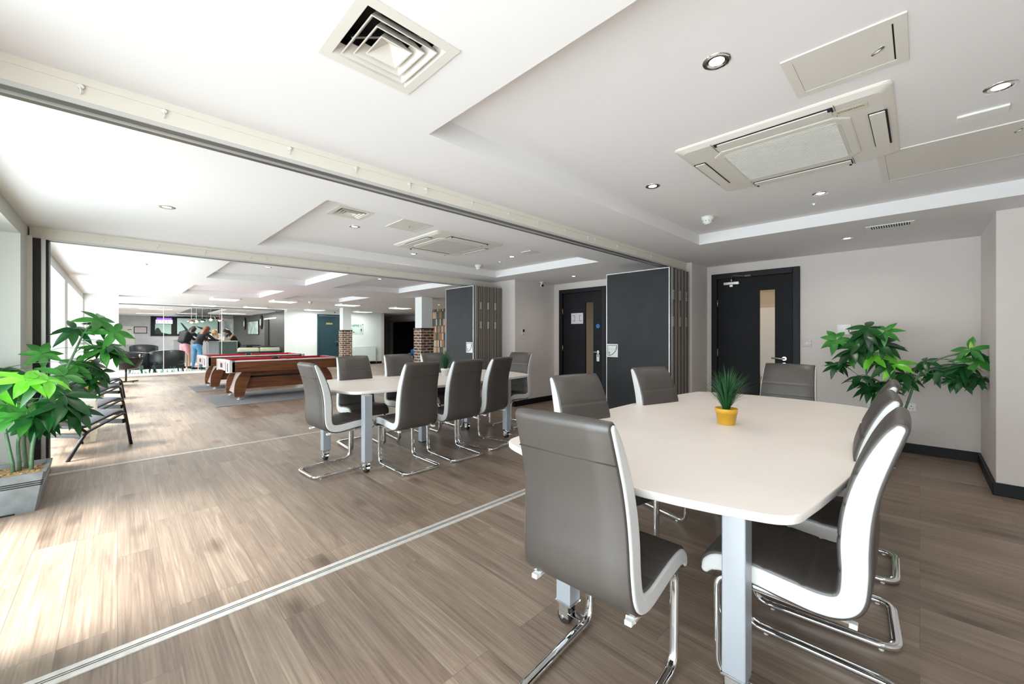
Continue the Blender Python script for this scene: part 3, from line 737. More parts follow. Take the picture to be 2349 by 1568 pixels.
def recessed_pull(par_x, ys, z, flip, parent, xs):
    # square silver plate with a quarter-circle recess on the front (-X) face
    c = MB(); k = 1.42; s = .062*k; q = 1; cy = ys
    c.box(xs-.006, xs, cy-s, cy+s, z-.064*k, z+.064*k, bev=.002)
    arc = [(cy+k*(.048-.100*math.sin(a)), z+k*(.050-.100*math.cos(a))) for a in [i*PI/2/10 for i in range(11)]]
    loop = [Vector((xs-.0075, cy+k*.049, z+k*.051))]+[Vector((xs-.0075, y, zz)) for y, zz in arc]
    c.tube(loop, .0045, n=6, closed=True, mi=1, up=(1, 0, 0))
    c.box(xs-.016, xs-.006, cy-.044*k, cy+.044*k, z+.016*k, z+.038*k, bev=.004, mi=0)
    c.cyl((xs-.008, cy+k*.030, z-k*.018), (xs-.006, cy+k*.030, z-k*.018), .009, n=12, mi=1).box(xs-.008, xs-.006, cy+k*.030-.004, cy+k*.030+.004, z-k*.042, z-k*.018, mi=1)
    o = c.done('recessed_pull', ['silver_handle', 'silver_dark'], parent); return o
s1 = stack(4.90, 5.50, 2.185, 3.09, 2.12, 'large folded charcoal partition stack beside the near door, end panel in front', 6, True)
recessed_pull(0, .355, 1.055, False, s1, -.003)
s2 = stack(4.34, 5.02, 5.36, 6.165, 2.12, 'smaller folded charcoal partition stack beyond the further table, next to bookshelf wallpaper', 8, True)
recessed_pull(0, -.305, 1.055, False, s2, -.003)

# ================================================================ CEILING FITTINGS
def downlight(x, y, z, label, group=None, power=13, col=(1, .92, .83), first=[None]):
    if first[0] is None:
        t = thing('downlight', label, 'ceiling light', (x, y, z))
        MB().lathe([(.028, -.001), (.036, -.0035), (.050, -.004), (.054, -.0005), (.054, .001), (.028, .001)], cap=False).done('ring', 'chrome', t)
        MB().lathe([(0, .0012), (.030, .0012), (.030, -.0008), (0, -.0008)]).done('lens', 'lamp_on', t)
        first[0] = t
        if group: t['group'] = group
    else: t = dup(first[0], (x, y, z), None, label, group or 'downlights')
    t['group'] = group or 'downlights'
    l = bpy.data.lights.new('downlight_lamp', 'AREA'); l.shape = 'DISK'; l.size = .07; l.energy = power; l.color = col; l.spread = math.radians(150)
    o = bpy.data.objects.new('downlight_lamp', l); COL.objects.link(o); o.location = (x, y, z-.012)
    return t
DL = [(1.71, .57, ZU, 'largest downlight in the near ceiling recess, left of access panel'), (2.78, -.25, ZU, 'glaring downlight at the right edge above air conditioning cassette'),
      (2.81, 1.38, ZU, 'downlight left of the near air conditioning cassette'), (3.88, .54, ZU, 'downlight between near cassette and smoke detector, over green indicator'),
      (5.30, .52, ZC, 'small downlight near the right wall beside striped vent'), (1.71, 4.01, ZU, 'downlight beside the small square air diffuser in the second ceiling recess'),
      (2.85, 4.80, ZU, 'downlight left of the further air conditioning cassette'), (3.93, 4.0, ZU, 'downlight right of further cassette near green indicator'),
      (5.45, 4.07, ZC, 'downlight above the black door with the notice'), (.27, 4.07, ZC, 'downlight alone on the bright left part of ceiling'),
      (.25, 7.55, ZC, 'faint downlight beyond the second beam on the bright left'), (1.74, 7.40, ZU, 'downlight in the third bay left recess'),
      (1.73, 10.8, ZU, 'downlight in the deeper left recess of third bay'), (3.65, 7.40, ZU, 'downlight in the third bay right recess'),
      (3.69, 10.8, ZU, 'downlight in the deeper right recess of third bay'), (7.47, 11.0, ZC, 'downlight over bookshelf wallpaper beyond brick column'),
      (9.4, 17.9, ZC, 'left downlight of the dim corridor ceiling'), (9.9, 14.6, ZC, 'right downlight of the dim corridor ceiling')]
for i, (x, y, z, lab) in enumerate(DL): downlight(x, y, z, lab, power=(2.8 if y < 6 else 3) if x < 9 else 2)

def diffuser(x0, x1, y0, y1, z, label):
    cx, cy = (x0+x1)/2, (y0+y1)/2; h = (x1-x0)/2
    t = thing('air_diffuser', label, 'air vent', (cx, cy, z)); o = h+.025
    def frame(a, b_, za, zb, c):      # sloped square ring from half-size a at za to half-size b at zb
        ra = [(-a, -a, za), (a, -a, za), (a, a, za), (-a, a, za)]; rb = [(-b_, -b_, zb), (b_, -b_, zb), (b_, b_, zb), (-b_, b_, zb)]
        for i in range(4): c.quad([ra[i], ra[(i+1) % 4], rb[(i+1) % 4], rb[i]])
    c = MB(); frame(o, o, .001, -.006, c); frame(o, h-.01, -.006, -.006, c); frame(h-.01, h-.030, -.006, .030, c); frame(h-.030, h-.030, .030, .05, c)
    c.done('outer_frame', 'plastic_c', t)
    for k in range(3):
        a = (h-.030)*(1-.26*k)
        c = MB(); frame(a, a-.005, -.010, -.010, c); frame(a-.005, a-.030 if k < 2 else .0, -.010, .026, c); frame(a, a-.026, -.010, .028, c)
        c.done('cone', 'plastic_c', t)
    c = MB().box(-h+.02, h-.02, -h+.02, h-.02, .10, .11)
    for q in range(4):
        c.m = R(90*q); c.box(-h+.02, h-.02, -h+.02, -h+.03, .03, .105)
    c.done('duct_box', 'dark_gap', t)
    c = MB()
    for a in (45, 135): c.m = R(a); c.box(-h+.02, h-.02, -.005, .005, .045, .053)
    c.done('cross_bar', 'steel', t)
diffuser(.52, .82, 1.14, 1.44, ZC, 'large square ceiling diffuser with stepped cones at the top left')
diffuser(1.36, 1.62, 3.46, 3.72, ZU, 'smaller square ceiling diffuser in the second ceiling recess')

def cassette(x, y, rz, label, logo):
    t = thing('air_conditioner_cassette', label, 'air conditioner', (x, y, ZU), rz); h = .475
    def rr(a, r, z, k=4):
        out = []
        for sx, sy, a0 in ((1, 1, 0), (-1, 1, 90), (-1, -1, 180), (1, -1, 270)):
            for j in range(k+1):
                u = math.radians(a0+90*j/k); out.append((sx*(a-r)+r*math.cos(u), sy*(a-r)+r*math.sin(u), z))
        return out
    MB().loft([rr(h, .03, .002), rr(h, .03, -.005), rr(h-.006, .03, -.011), rr(h-.04, .03, -.024)], smooth=False).done('casing', 'plastic_c', t)
    # intake grille: cut-corner square
    g = .31; q = .06
    def octo(g, q, z): return [(-g+q, -g, z), (g-q, -g, z), (g, -g+q, z), (g, g-q, z), (g-q, g, z), (-g+q, g, z), (-g, g-q, z), (-g, -g+q, z)]
    MB().loft([octo(g+.006, q, -.024), octo(g+.006, q, -.028), octo(g, q, -.030)], smooth=False).done('grille_frame', 'plastic_c', t)
    c = MB().loft([octo(g-.035, .05, -.029), octo(g-.035, .05, -.0315)], smooth=False)
    for i in range(34):
        yy = -g+.05+i*(2*g-.10)/33; c.box(-g+.05, g-.05, yy-.0025, yy+.0025, -.034, -.0315)
    c.done('intake_grille', 'plastic_c2', t)
    for k in range(4):
        c = MB(); c.m = R(90*k); full = k % 2 == 0
        w = .265 if full else .235; y0, y1 = (.352, .435) if full else (.378, .447)
        c.box(-w, w, y0, y1, -.0275, -.0255, mi=1)
        c.box(-w+.006, w-.004, y0+.004, y1-.008, -.034, -.0276, bev=.002)
        for s in (-1, 1): c.box(s*(w-.012)-.006, s*(w-.012)+.006, y1-.02, y1+.004, -.036, -.0276, mi=1) if full else None
        c.done('air_flap', ['plastic_c', 'dark_gap'], t)
    c = MB()
    for sx, sy in ((1, 1), (-1, 1), (-1, -1), (1, -1)): c.tube([(sx*(g-q+.02), sy*(g+.008), -.0268), (sx*.272, sy*.34, -.0268), (sx*.272, sy*.455, -.0268)], .0012, n=5)
    c.done('panel_seams', 'silver_dark', t)
    return t
ca = cassette(2.83, .555, 90, 'near ceiling air conditioning cassette with cream panel over the near table', True)
cassette(2.85, 4.0, 0, 'further ceiling air conditioning cassette in the second ceiling recess', False)
# maker's badge on the near cassette
c = MB().box(-.065, .065, -.024, .024, -.0285, -.0270); c.m = Matrix.Identity(4)
b_ = c.done('badge', mat('badge_cream', (.66, .62, .48), .4), ca, label='cream maker badge'); b_.location = (-.32, .36, 0); b_.rotation_euler = (0, 0, PI)
c = MB()
for k in range(3):
    c.m = T(-.038, .001, -.0292) @ R(120*k+90) ; c.quad([(0, 0, 0), (.004, .0025, 0), (.008, 0, 0), (.004, -.0025, 0)])
c.done('badge_mark', 'rubber', b_)
text('MITSUBISHI ELECTRIC', .0088, 'rubber', b_, T(.012, 0, -.0293) @ R(180, 'X'), 'badge_lettering', .0003)

def access_panel(x0, x1, y0, y1, label, catch=None, z=None):
    z = z or ZU
    t = thing('access_panel', label, 'access panel', ((x0+x1)/2, (y0+y1)/2, z)); a, b_ = (x1-x0)/2, (y1-y0)/2
    c = MB()
    for p in ((-a, a, -b_, -b_+.035), (-a, a, b_-.035, b_), (-a, -a+.035, -b_+.035, b_-.035), (a-.035, a, -b_+.035, b_-.035)): c.box(*p, -.006, 0)
    c.done('frame', 'plastic_c', t)
    MB().box(-a+.032, a-.032, -b_+.032, b_-.032, -.0015, -.0005, mi=1).box(-a+.036, a-.040, -b_+.040, b_-.036, -.005, -.001, mi=0).done('hatch', ['plastic_c', 'dark_gap'], t)
    if catch: MB().cyl((catch[0], catch[1], -.004), (catch[0], catch[1], -.007), .010, n=14).tube([(catch[0], catch[1], -.010), (catch[0]+.012, catch[1]+.028, -.016)], .004, n=6).done('catch', 'steel', t)
    return t
access_panel(1.90, 2.235, .03, .395, 'access hatch with small catch beside the near cassette', (.0, -.11))
access_panel(3.28, 3.92, -.75, .185, 'long access hatch cut by the right edge of the ceiling', (-.2, -.1))
access_panel(1.92, 2.255, 3.42, 3.765, 'access hatch beside the further cassette', (0, 0))
def plate(name, x0, x1, y0, y1, z, label, cat, m='plastic_w', th=.008):
    return tag(MB().box(x0, x1, y0, y1, z-th, z, bev=.003).done(name, m), label, cat)
plate('ceiling_plate', 3.80, 3.98, 3.52, 3.70, ZU, 'small square cover plate right of the further cassette', 'cover plate', 'plastic_c')
plate('sensor', 3.00, 3.08, -.30, -.13, ZU, 'white flat sensor strip below the glaring downlight', 'sensor', th=.012)
plate('sensor', 2.06, 2.10, 3.18, 3.36, ZU, 'thin white strip sensor beside further access hatch', 'sensor')
t = thing('striped_vent', 'small slotted vent on the low ceiling near the right wall', 'air vent', (4.95, .19, ZC))
MB().box(-.08, .08, -.16, .16, -.006, 0, bev=.002).done('frame', 'plastic_w', t)
c = MB().box(-.065, .055, -.13, .13, -.0062, -.006, mi=1)
for i in range(16): c.box(-.063, .053, -.124+i*.0165, -.116+i*.0165, -.009, -.006)
c.done('slats', ['plastic_w', 'dark_gap'], t)
def smoke(x, y, label, z=ZU):
    t = thing('smoke_detector', label, 'smoke detector', (x, y, z))
    MB().lathe([(0, 0), (.054, 0), (.052, -.022), (.046, -.026), (.046, -.034), (0, -.034)]).done('base', 'plastic_w', t)
    c = MB().lathe([(0, -.034), (.044, -.034), (.042, -.050), (.030, -.055), (.028, -.068), (0, -.070)])
    for i in range(10):
        a = 2*PI*i/10; c.box(.040*math.cos(a)-.004, .040*math.cos(a)+.004, .040*math.sin(a)-.004, .040*math.sin(a)+.004, -.047, -.040, mi=1)
    c.done('head', ['plastic_w', 'silver_dark'], t)
smoke(3.90, 1.38, 'white smoke detector in the near ceiling recess'); smoke(4.03, 4.85, 'white smoke detector in the second ceiling recess')
smoke(4.05, 12.6, 'white domed detector beside a square light panel in the third bay', ZC)
for x, y, z, lab in ((4.14, .62, ZU, 'tiny green indicator light in the near ceiling recess'), (4.07, 4.40, ZU, 'tiny green indicator light in the second ceiling recess')):
    t = thing('indicator_light', lab, 'indicator', (x, y, z))
    MB().lathe([(0, 0), (.018, 0), (.016, -.004), (0, -.004)], n=14).done('rim', 'plastic_w', t); MB().sphere((0, 0, -.004), .006, n=8).done('green_lens', 'green_led', t)
# square light panels of the third bay
def ledpanel(x, y, label):
    t = thing('square_ceiling_light', label, 'ceiling light', (x, y, ZC)); h = .30
    MB().box(-h, h, -h, h, -.038, 0, bev=.004, seg=1).done('housing', 'plastic_w', t); MB().box(-h+.012, h-.012, -h+.012, h-.012, -.040, -.0381).done('diffuser', 'led_on', t)
    area('light_panel_lamp', (x, y, ZC-.065), (0, 0, 0), .55, .55, 20, (.90, 1, .95))
for x, y, lab in ((2.06, 13.15, 'square light panel nearest the glass pier on the left'), (3.40, 12.85, 'square light panel left of the white domed detector'), (5.28, 12.9, 'square light panel over the left brick column'),
                  (7.22, 13.05, 'square light panel left of the right brick column, by dark lounge'), (3.42, 16.25, 'square light panel above the cream sofa close to the glass'), (5.4, 16.3, 'square light panel above the teal door'), (7.25, 16.2, 'square light panel above the round-cornered wall sign'),
                  (2.0, 16.3, 'faint square light panel above the standing people')): ledpanel(x, y, lab)
for x, y in ((1.0, 19.5), (1.0, 23.5), (3.6, 21.0), (2.4, 25.5)):  # added ceiling lights, put in only to brighten the reception
    t = thing('added_reception_light', 'slim ceiling light added to brighten the reception', 'ceiling light', (x, y, ZC-.02 if x != 2.4 else ZC+.10), group='added reception ceiling lights')
    MB().box(-.45, .45, -.10, .10, -.03, 0).done('housing', 'plastic_w', t); MB().box(-.44, .44, -.09, .09, -.032, -.0301).done('diffuser', 'led_on', t)
    area('reception_fill', (x, y, ZC-.07), (0, 0, 0), .9, .2, 60, (1, .98, .95))
area('service_fill', (6.9, 2.2, ZC-.05), (0, 0, 0), .4, 3, 16, (1, .86, .70))  # added fill without a fitting, brightens the corridor behind the doors
# vents and cctv
for x, y, z, lab in ((2.33, 10.2, ZU, 'small slotted vent in the left recess of third bay'), (9.0, 13.6, ZC, 'long slot vent above the corridor opening')):
    t = thing('slot_vent', lab, 'air vent', (x, y, z)); MB().box(-.16, .16, -.10, .10, -.006, 0).done('frame', 'plastic_w', t)
    c = MB()
    for i in range(5): c.box(-.13, .13, -.075+i*.035, -.06+i*.035, -.0075, -.006)
    c.done('slots', 'dark_gap', t)
def cctv(x, y, z, rz, label):
    t = thing('security_camera', label, 'security camera', (x, y, z), rz)
    MB().lathe([(0, 0), (.035, 0), (.035, -.018), (0, -.018)]).cyl((0, 0, -.015), (0, 0, -.05), .010).done('mount', 'plastic_w', t)
    MB().cyl((0, .045, -.058), (0, -.055, -.072), .030, n=20).done('body', 'plastic_w', t); MB().cyl((0, -.054, -.0718), (0, -.062, -.073), .024, n=20).done('lens', 'dark_gap', t)
cctv(5.62, 4.93, ZC, -30, 'white security camera in the corner by the black notice door'); cctv(6.3, 16.7, ZC, -20, 'dark-eyed security camera above the teal door')

# curtain hooks on the beams
hk = [None]
def hook(x, y, z, g, lab):
    if hk[0] is None:
        t = thing('beam_hook', lab, 'hook', (x, y, z), group=g)
        MB().cyl((0, 0, 0), (0, -.010, 0), .009, n=12).done('head', 'plastic_w', t)
        MB().tube([(0, -.006, 0), (0, -.014, -.008), (0, -.014, -.022), (0, -.006, -.028), (0, -.002, -.022)], .0022, n=6).done('hook_wire', 'plastic_w', t); hk[0] = t
    else: dup(hk[0], (x, y, z), None, lab, g)
for x in (-.10, .14, .62, .96, 1.30, 1.42, 1.80, 2.16, 2.50, 2.86, 3.22, 3.34, 3.76, 4.14, 4.52): hook(x, 2.243, 2.213, 'white hooks on the near beam', 'small white hook on the cream face of the near beam')
for x in (-.50, -.10, .30, .70, 1.14, 1.30, 1.80, 2.30, 2.75, 3.2, 3.7): hook(x, 5.655, 2.213, 'white hooks on the second beam', 'small white hook on the cream face of the second beam')

# ================================================================ WALL FITTINGS (right side)
def wallbox(name, y, z, w, h, label, cat, X=6.12, d=.010):
    t = thing(name, label, cat, (X, y, z)); MB().box(-d, 0, -w/2, w/2, -h/2, h/2, bev=.002).done('plate', 'plastic_w' if name != 'blank_switch' else mat('mauve_plate', (.56, .50, .49), .4), t); return t
t = wallbox('blank_switch', .985, 1.17, .088, .088, 'square switch plate right of the door with closer', 'switch')
MB().box(-.014, -.009, -.016, .016, -.018, .018, bev=.002).done('rocker', 'plastic_c', t)
c = MB()
for s in (-1, 1): c.cyl((-.012, s*.032, 0), (-.0095, s*.032, 0), .004, n=8)
c.done('screws', 'steel', t)
t = wallbox('wall_controller', .625, 1.335, .125, .115, 'white wall controller behind the top of the right plant', 'thermostat', d=.02)
MB().box(-.023, -.019, -.045, .02, -.01, .04).done('screen', 'silver_handle', t); MB().box(-.0235, -.019, -.05, -.035, -.03, -.005).done('button', 'silver_dark', t)
for y, lab in ((.35, 'double power socket low on the wall left of the plant stems'), (.10, 'power socket low on the wall right of the plant stems')):
    t = wallbox('power_socket', y, .49, .146, .086, lab, 'socket')
    c = MB()
    for s in (-1, 1):
        c.box(-.0105, -.0098, s*.035-.003, s*.035+.003, .005, .018); c.box(-.0105, -.0098, s*.035-.016, s*.035-.008, -.018, -.012); c.box(-.0105, -.0098, s*.035+.008, s*.035+.016, -.018, -.012)
    c.done('pin_holes', 'dark_gap', t)
# thermostat on the second pier (faces -Y)
t = thing('thermostat', 'small grey thermostat with black display on the beige pier', 'thermostat', (5.235, 5.04, 1.33))
MB().box(-.035, .035, -.018, 0, -.055, .055, bev=.004).done('case', 'silver_handle', t); MB().box(-.024, .024, -.0195, -.0178, -.005, .042).done('display', 'dark_gap', t)
MB().cyl((.012, -.018, -.03), (.012, -.022, -.03), .007, n=10).done('dial', 'plastic_w', t)

# ================================================================ RADIATOR AND SIGN ON THE FAR WALL
t = thing('radiator', 'white panel radiator on the pale wall beside the brick column', 'radiator', (7.45, 16.93, .13))
c = MB().box(-.72, .72, -.03, .02, 0, .62, bev=.006)
for i in range(36): c.box(-.70+i*.039, -.685+i*.039, -.036, -.03, .03, .59)
c.done('panel', 'radiator', t); MB().box(-.73, .73, -.035, .045, .61, .632).done('top_grille', 'radiator', t)
MB().cyl((.74, -.01, -.1), (.74, -.01, .08), .012).cyl((.70, -.01, .05), (.76, -.01, .05), .015).done('valve', 'steel', t)
t = thing('wall_sign', 'clear wall sign with OPTIC 1 heading above the radiator', 'sign', (7.32, 16.995, 1.52))
MB().box(-.31, .31, -.022, -.016, -.24, .24).done('acrylic_sheet', 'frost', t)
c = MB()
for sx in (-1, 1):
    for sz in (-1, 1): c.cyl((sx*.28, 0, sz*.21), (sx*.28, -.028, sz*.21), .012, n=12)
c.done('stand_off', 'steel', t)
text('OPTIC 1', .11, 'ink', t, TY(.01, -.024, .15), 'heading_lettering', .002)
c = MB()
for z, w in ((.0, .09), (-.05, .05), (-.10, .16), (-.125, .19)): c.box(-.26, -.26+w, -.0245, -.0222, z-.006, z+.006)
c.done('small_print', 'silver_dark', t)
c = MB().cyl((.21, -.0245, -.02), (.21, -.0222, -.02), .03, n=16).box(.203, .217, -.0245, -.0222, -.12, -.04); c.done('pictogram', 'ink', t)

# ================================================================ PALMATE POT PLANTS
def leaflet(c, root, d, nrm, L, w, rnd, droop):
    d = d.normalized(); side = d.cross(nrm).normalized(); k = 8; rows = []
    for j in range(k+1):
        u = j/k; ww = w*4.08*(u**.9)*((1-u)**1.15)+.0006
        p = root+d*(L*u)-nrm*(droop*L*u*u)
        rows.append((p-side*ww+nrm*ww*.28, p, p+side*ww+nrm*ww*.28))
    vs = [[c.b.verts.new(q) for q in r] for r in rows]
    for j in range(k):
        for i in range(2):
            f = c.b.faces.new((vs[j][i], vs[j][i+1], vs[j+1][i+1], vs[j+1][i])); f.smooth = True
def palm_cluster(t, p, L, kind, rnd, towards, root):
    """one compound leaf: petiole plus leaflets fanned round a hub"""
    m = {'k': 'leaf', 'm': 'leaf_m', 'b': 'leaf_b', 'm2': 'leaf_m'}[kind]
    c = MB(); p = Vector(p); nrm = (Vector((rnd.uniform(-.5, .5), rnd.uniform(-.5, .5), 1.0))+Vector(towards)*(1.5 if kind in ('m2', 'm') else .75)).normalized()
    a0 = rnd.uniform(0, 2*PI); n = rnd.choice((5, 6, 6, 7)); q = nrm.to_track_quat('Z', 'Y')
    for i in range(n):
        a = a0+2*PI*i/n+rnd.uniform(-.12, .12); d = q @ Vector((math.cos(a), math.sin(a), rnd.uniform(-.25, .15)))
        if kind == 'k': d.z -= .25
        leaflet(c, p, d, nrm, L*rnd.uniform(.80, 1.12), L*rnd.uniform(.155, .19), rnd, rnd.uniform(.10, .38))
    lf = c.done('leaf', m, t)
    mid = (p+Vector(root))/2+Vector((0, 0, .05)); pt = [Vector(root)*(1-u)**2+mid*2*u*(1-u)+p*u*u for u in [i/7 for i in range(8)]]
    MB().tube(pt, .0028, n=6).done('petiole', 'stem', lf)
def plant(label, cat, pc, ps, ph, stems, clusters, towards, seed):
    t = thing('potted_plant', label, cat, (pc[0], pc[1], 0)); rnd = random.Random(seed); o = Vector((pc[0], pc[1], 0))
    a, b_ = ps*.40, ps*.5; c = MB()
    def sq(h, z, r=.012): return [(-h+r, -h, z), (h-r, -h, z), (h, -h+r, z), (h, h-r, z), (h-r, h, z), (-h+r, h, z), (-h, h-r, z), (-h, -h+r, z)]
    lv = [(a, 0)]
    f = lambda z: a+(b_-a)*z/ph
    for z in (.66, .71, .76):
        lv += [(f(z*ph)-.000, z*ph), (f(z*ph)-.005, z*ph+.003), (f(z*ph)-.005, z*ph+.008), (f(z*ph)+.001, z*ph+.011)]
    lv += [(b_, ph), (b_-.022, ph), (b_-.035, ph-.05)]
    c.loft([sq(h, z) for h, z in lv], smooth=False, cap=True)
    c.box(-a*.45, a*.45, -a-.004, -a+.003, 0, .012, mi=1)
    c.done('planter', ['concrete', 'dark_gap'], t)
    for z in (.665, .715, .765):
        h = f(z*ph)-.0035; c = MB().loft([sq(h+.001, z*ph+.0025), sq(h+.0025, z*ph+.009)], smooth=False, cap=False); c.done('groove_line', 'dark_gap', t)
    MB().box(-b_+.034, b_-.034, -b_+.034, b_-.034, ph-.06, ph-.03).done('soil', 'pebble', t)
    c = MB()
    for i in range(90): c.sphere((rnd.uniform(-b_+.05, b_-.05), rnd.uniform(-b_+.05, b_-.05), ph-.028), rnd.uniform(.008, .016), (1, 1, .6), n=6)
    c.done('bark_chips', 'pebble', t, kind='stuff')
    SP = []
    for s in stems:
        P = catmull([Vector(q)-o for q in s], 6); P[0].z = ph-.05
        MB().tube(P, .012, n=10, taper=[1-.45*i/(len(P)-1) for i in range(len(P))]).done('stem', 'stem', t); SP += P[len(P)//3:]
    for x, y, z, L, k in clusters:
        p = Vector((x, y, z))-o
        below = [q for q in SP if q.z < p.z+.05] or SP
        palm_cluster(t, p, L, k, rnd, towards, min(below, key=lambda q: (q-p).length+rnd.uniform(0, .1)))
        if k in ('k', 'b') or rnd.random() < .4:
            p2 = p+Vector((rnd.uniform(-.06, .06), rnd.uniform(-.06, .06), rnd.uniform(-.07, .01)))
            palm_cluster(t, p2, L*.85, 'k', rnd, towards, min(below, key=lambda q: (q-p2).length))
    # young yellow-green shoots
    for q in (SP[-1], SP[len(SP)//2], SP[len(SP)//4]):
        c = MB(); leaflet(c, q, Vector((.15, .1, 1)), Vector((1, 0, .1)), .085, .014, rnd, .1); c.done('young_leaf', mat('shoot', (.35, .50, .03), .4), t)
LP = [(-0.452,5.179,1.112,0.157,"m"),(-0.450,4.290,0.957,0.187,"b"),(-0.357,4.346,0.948,0.176,"b"),(-0.642,5.070,1.005,0.196,"k"),(-0.605,4.442,0.936,0.198,"b"),(-0.306,4.740,0.947,0.179,"m"),(-0.289,4.575,0.814,0.227,"k"),(-0.372,4.583,0.714,0.204,"k"),(-0.467,4.528,0.696,0.185,"m"),(-0.573,4.632,0.765,0.185,"m"),(-0.431,4.715,0.648,0.183,"k"),(-0.525,4.511,0.691,0.147,"m"),(-0.284,4.570,0.698,0.195,"k"),(-0.709,4.840,0.750,0.213,"k"),(-0.782,5.060,0.964,0.221,"m"),(-0.272,5.298,1.321,0.170,"k"),(-0.127,5.156,1.406,0.185,"m2"),(-0.022,5.126,1.294,0.195,"m2"),(-0.094,5.123,1.145,0.185,"m2"),(-0.050,5.154,1.183,0.169,"k"),(-0.158,5.186,0.997,0.155,"k"),(-0.133,5.161,0.904,0.155,"k"),(-0.248,5.126,1.005,0.151,"m2"),(-0.180,5.208,1.176,0.111,"k"),(-0.014,5.192,1.081,0.152,"m2"),]
LS = [[(-0.461, 4.67, 0.299), (-0.445, 4.685, 0.506), (-0.361, 4.868, 0.808), (-0.274, 5.004, 1.079), (-0.213, 5.166, 1.282), (-0.144, 5.172, 1.399)], [(-0.549, 4.683, 0.3), (-0.583, 4.717, 0.525), (-0.606, 4.739, 0.75)], [(-0.524, 4.732, 0.29), (-0.531, 4.739, 0.479), (-0.485, 4.62, 0.718), (-0.463, 4.45, 0.923)], [(-0.497, 4.78, 0.272), (-0.509, 4.792, 0.465), (-0.486, 4.768, 0.565), (-0.403, 4.687, 0.831), (-0.384, 4.595, 0.92)]]
RP = [(5.500,0.630,1.223,0.178,"m2"),(5.500,0.367,1.342,0.215,"k"),(5.500,0.304,1.181,0.204,"k"),(5.500,0.487,1.133,0.228,"k"),(5.500,0.394,1.261,0.207,"k"),(5.500,0.605,0.958,0.158,"k"),(5.500,0.428,0.845,0.199,"k"),(5.500,0.334,0.749,0.196,"k"),(5.500,0.230,0.802,0.210,"k"),(5.500,0.170,0.976,0.208,"b"),(5.500,0.331,1.048,0.187,"b"),(5.500,0.102,0.886,0.171,"k"),(5.500,0.515,1.040,0.138,"m"),(5.500,0.246,1.305,0.149,"m"),(5.420,-0.316,1.138,0.148,"m2"),(5.420,-0.359,1.039,0.170,"m2"),(5.420,-0.256,0.995,0.181,"k"),(5.500,-0.143,0.956,0.163,"k"),(5.500,-0.038,1.020,0.142,"k"),(5.500,-0.220,0.852,0.145,"k"),(5.420,-0.311,0.920,0.156,"k"),(5.420,-0.357,0.869,0.116,"k"),]
RS = [[(5.55, 0.216, 0.206), (5.53, 0.306, 0.549), (5.5, 0.377, 0.768), (5.5, 0.394, 1.171)], [(5.55, 0.197, 0.209), (5.53, 0.231, 0.558), (5.5, 0.182, 0.871)], [(5.55, 0.178, 0.213), (5.5, 0.075, 0.645), (5.5, 0.015, 0.862), (5.48, -0.115, 1.037), (5.42, -0.326, 1.13)]]
plant('tall palmate plant in grey square planter at the left edge, bright green leaves on top', 'plant', (-.60, 4.66), .46, .285, LS, LP, (.35, -.9, .1), 4)
plant('palmate plant in the right corner spreading a branch toward the side wall', 'plant', (5.60, .32), .36, .285, RS, RP, (-.95, .1, .1), 11)

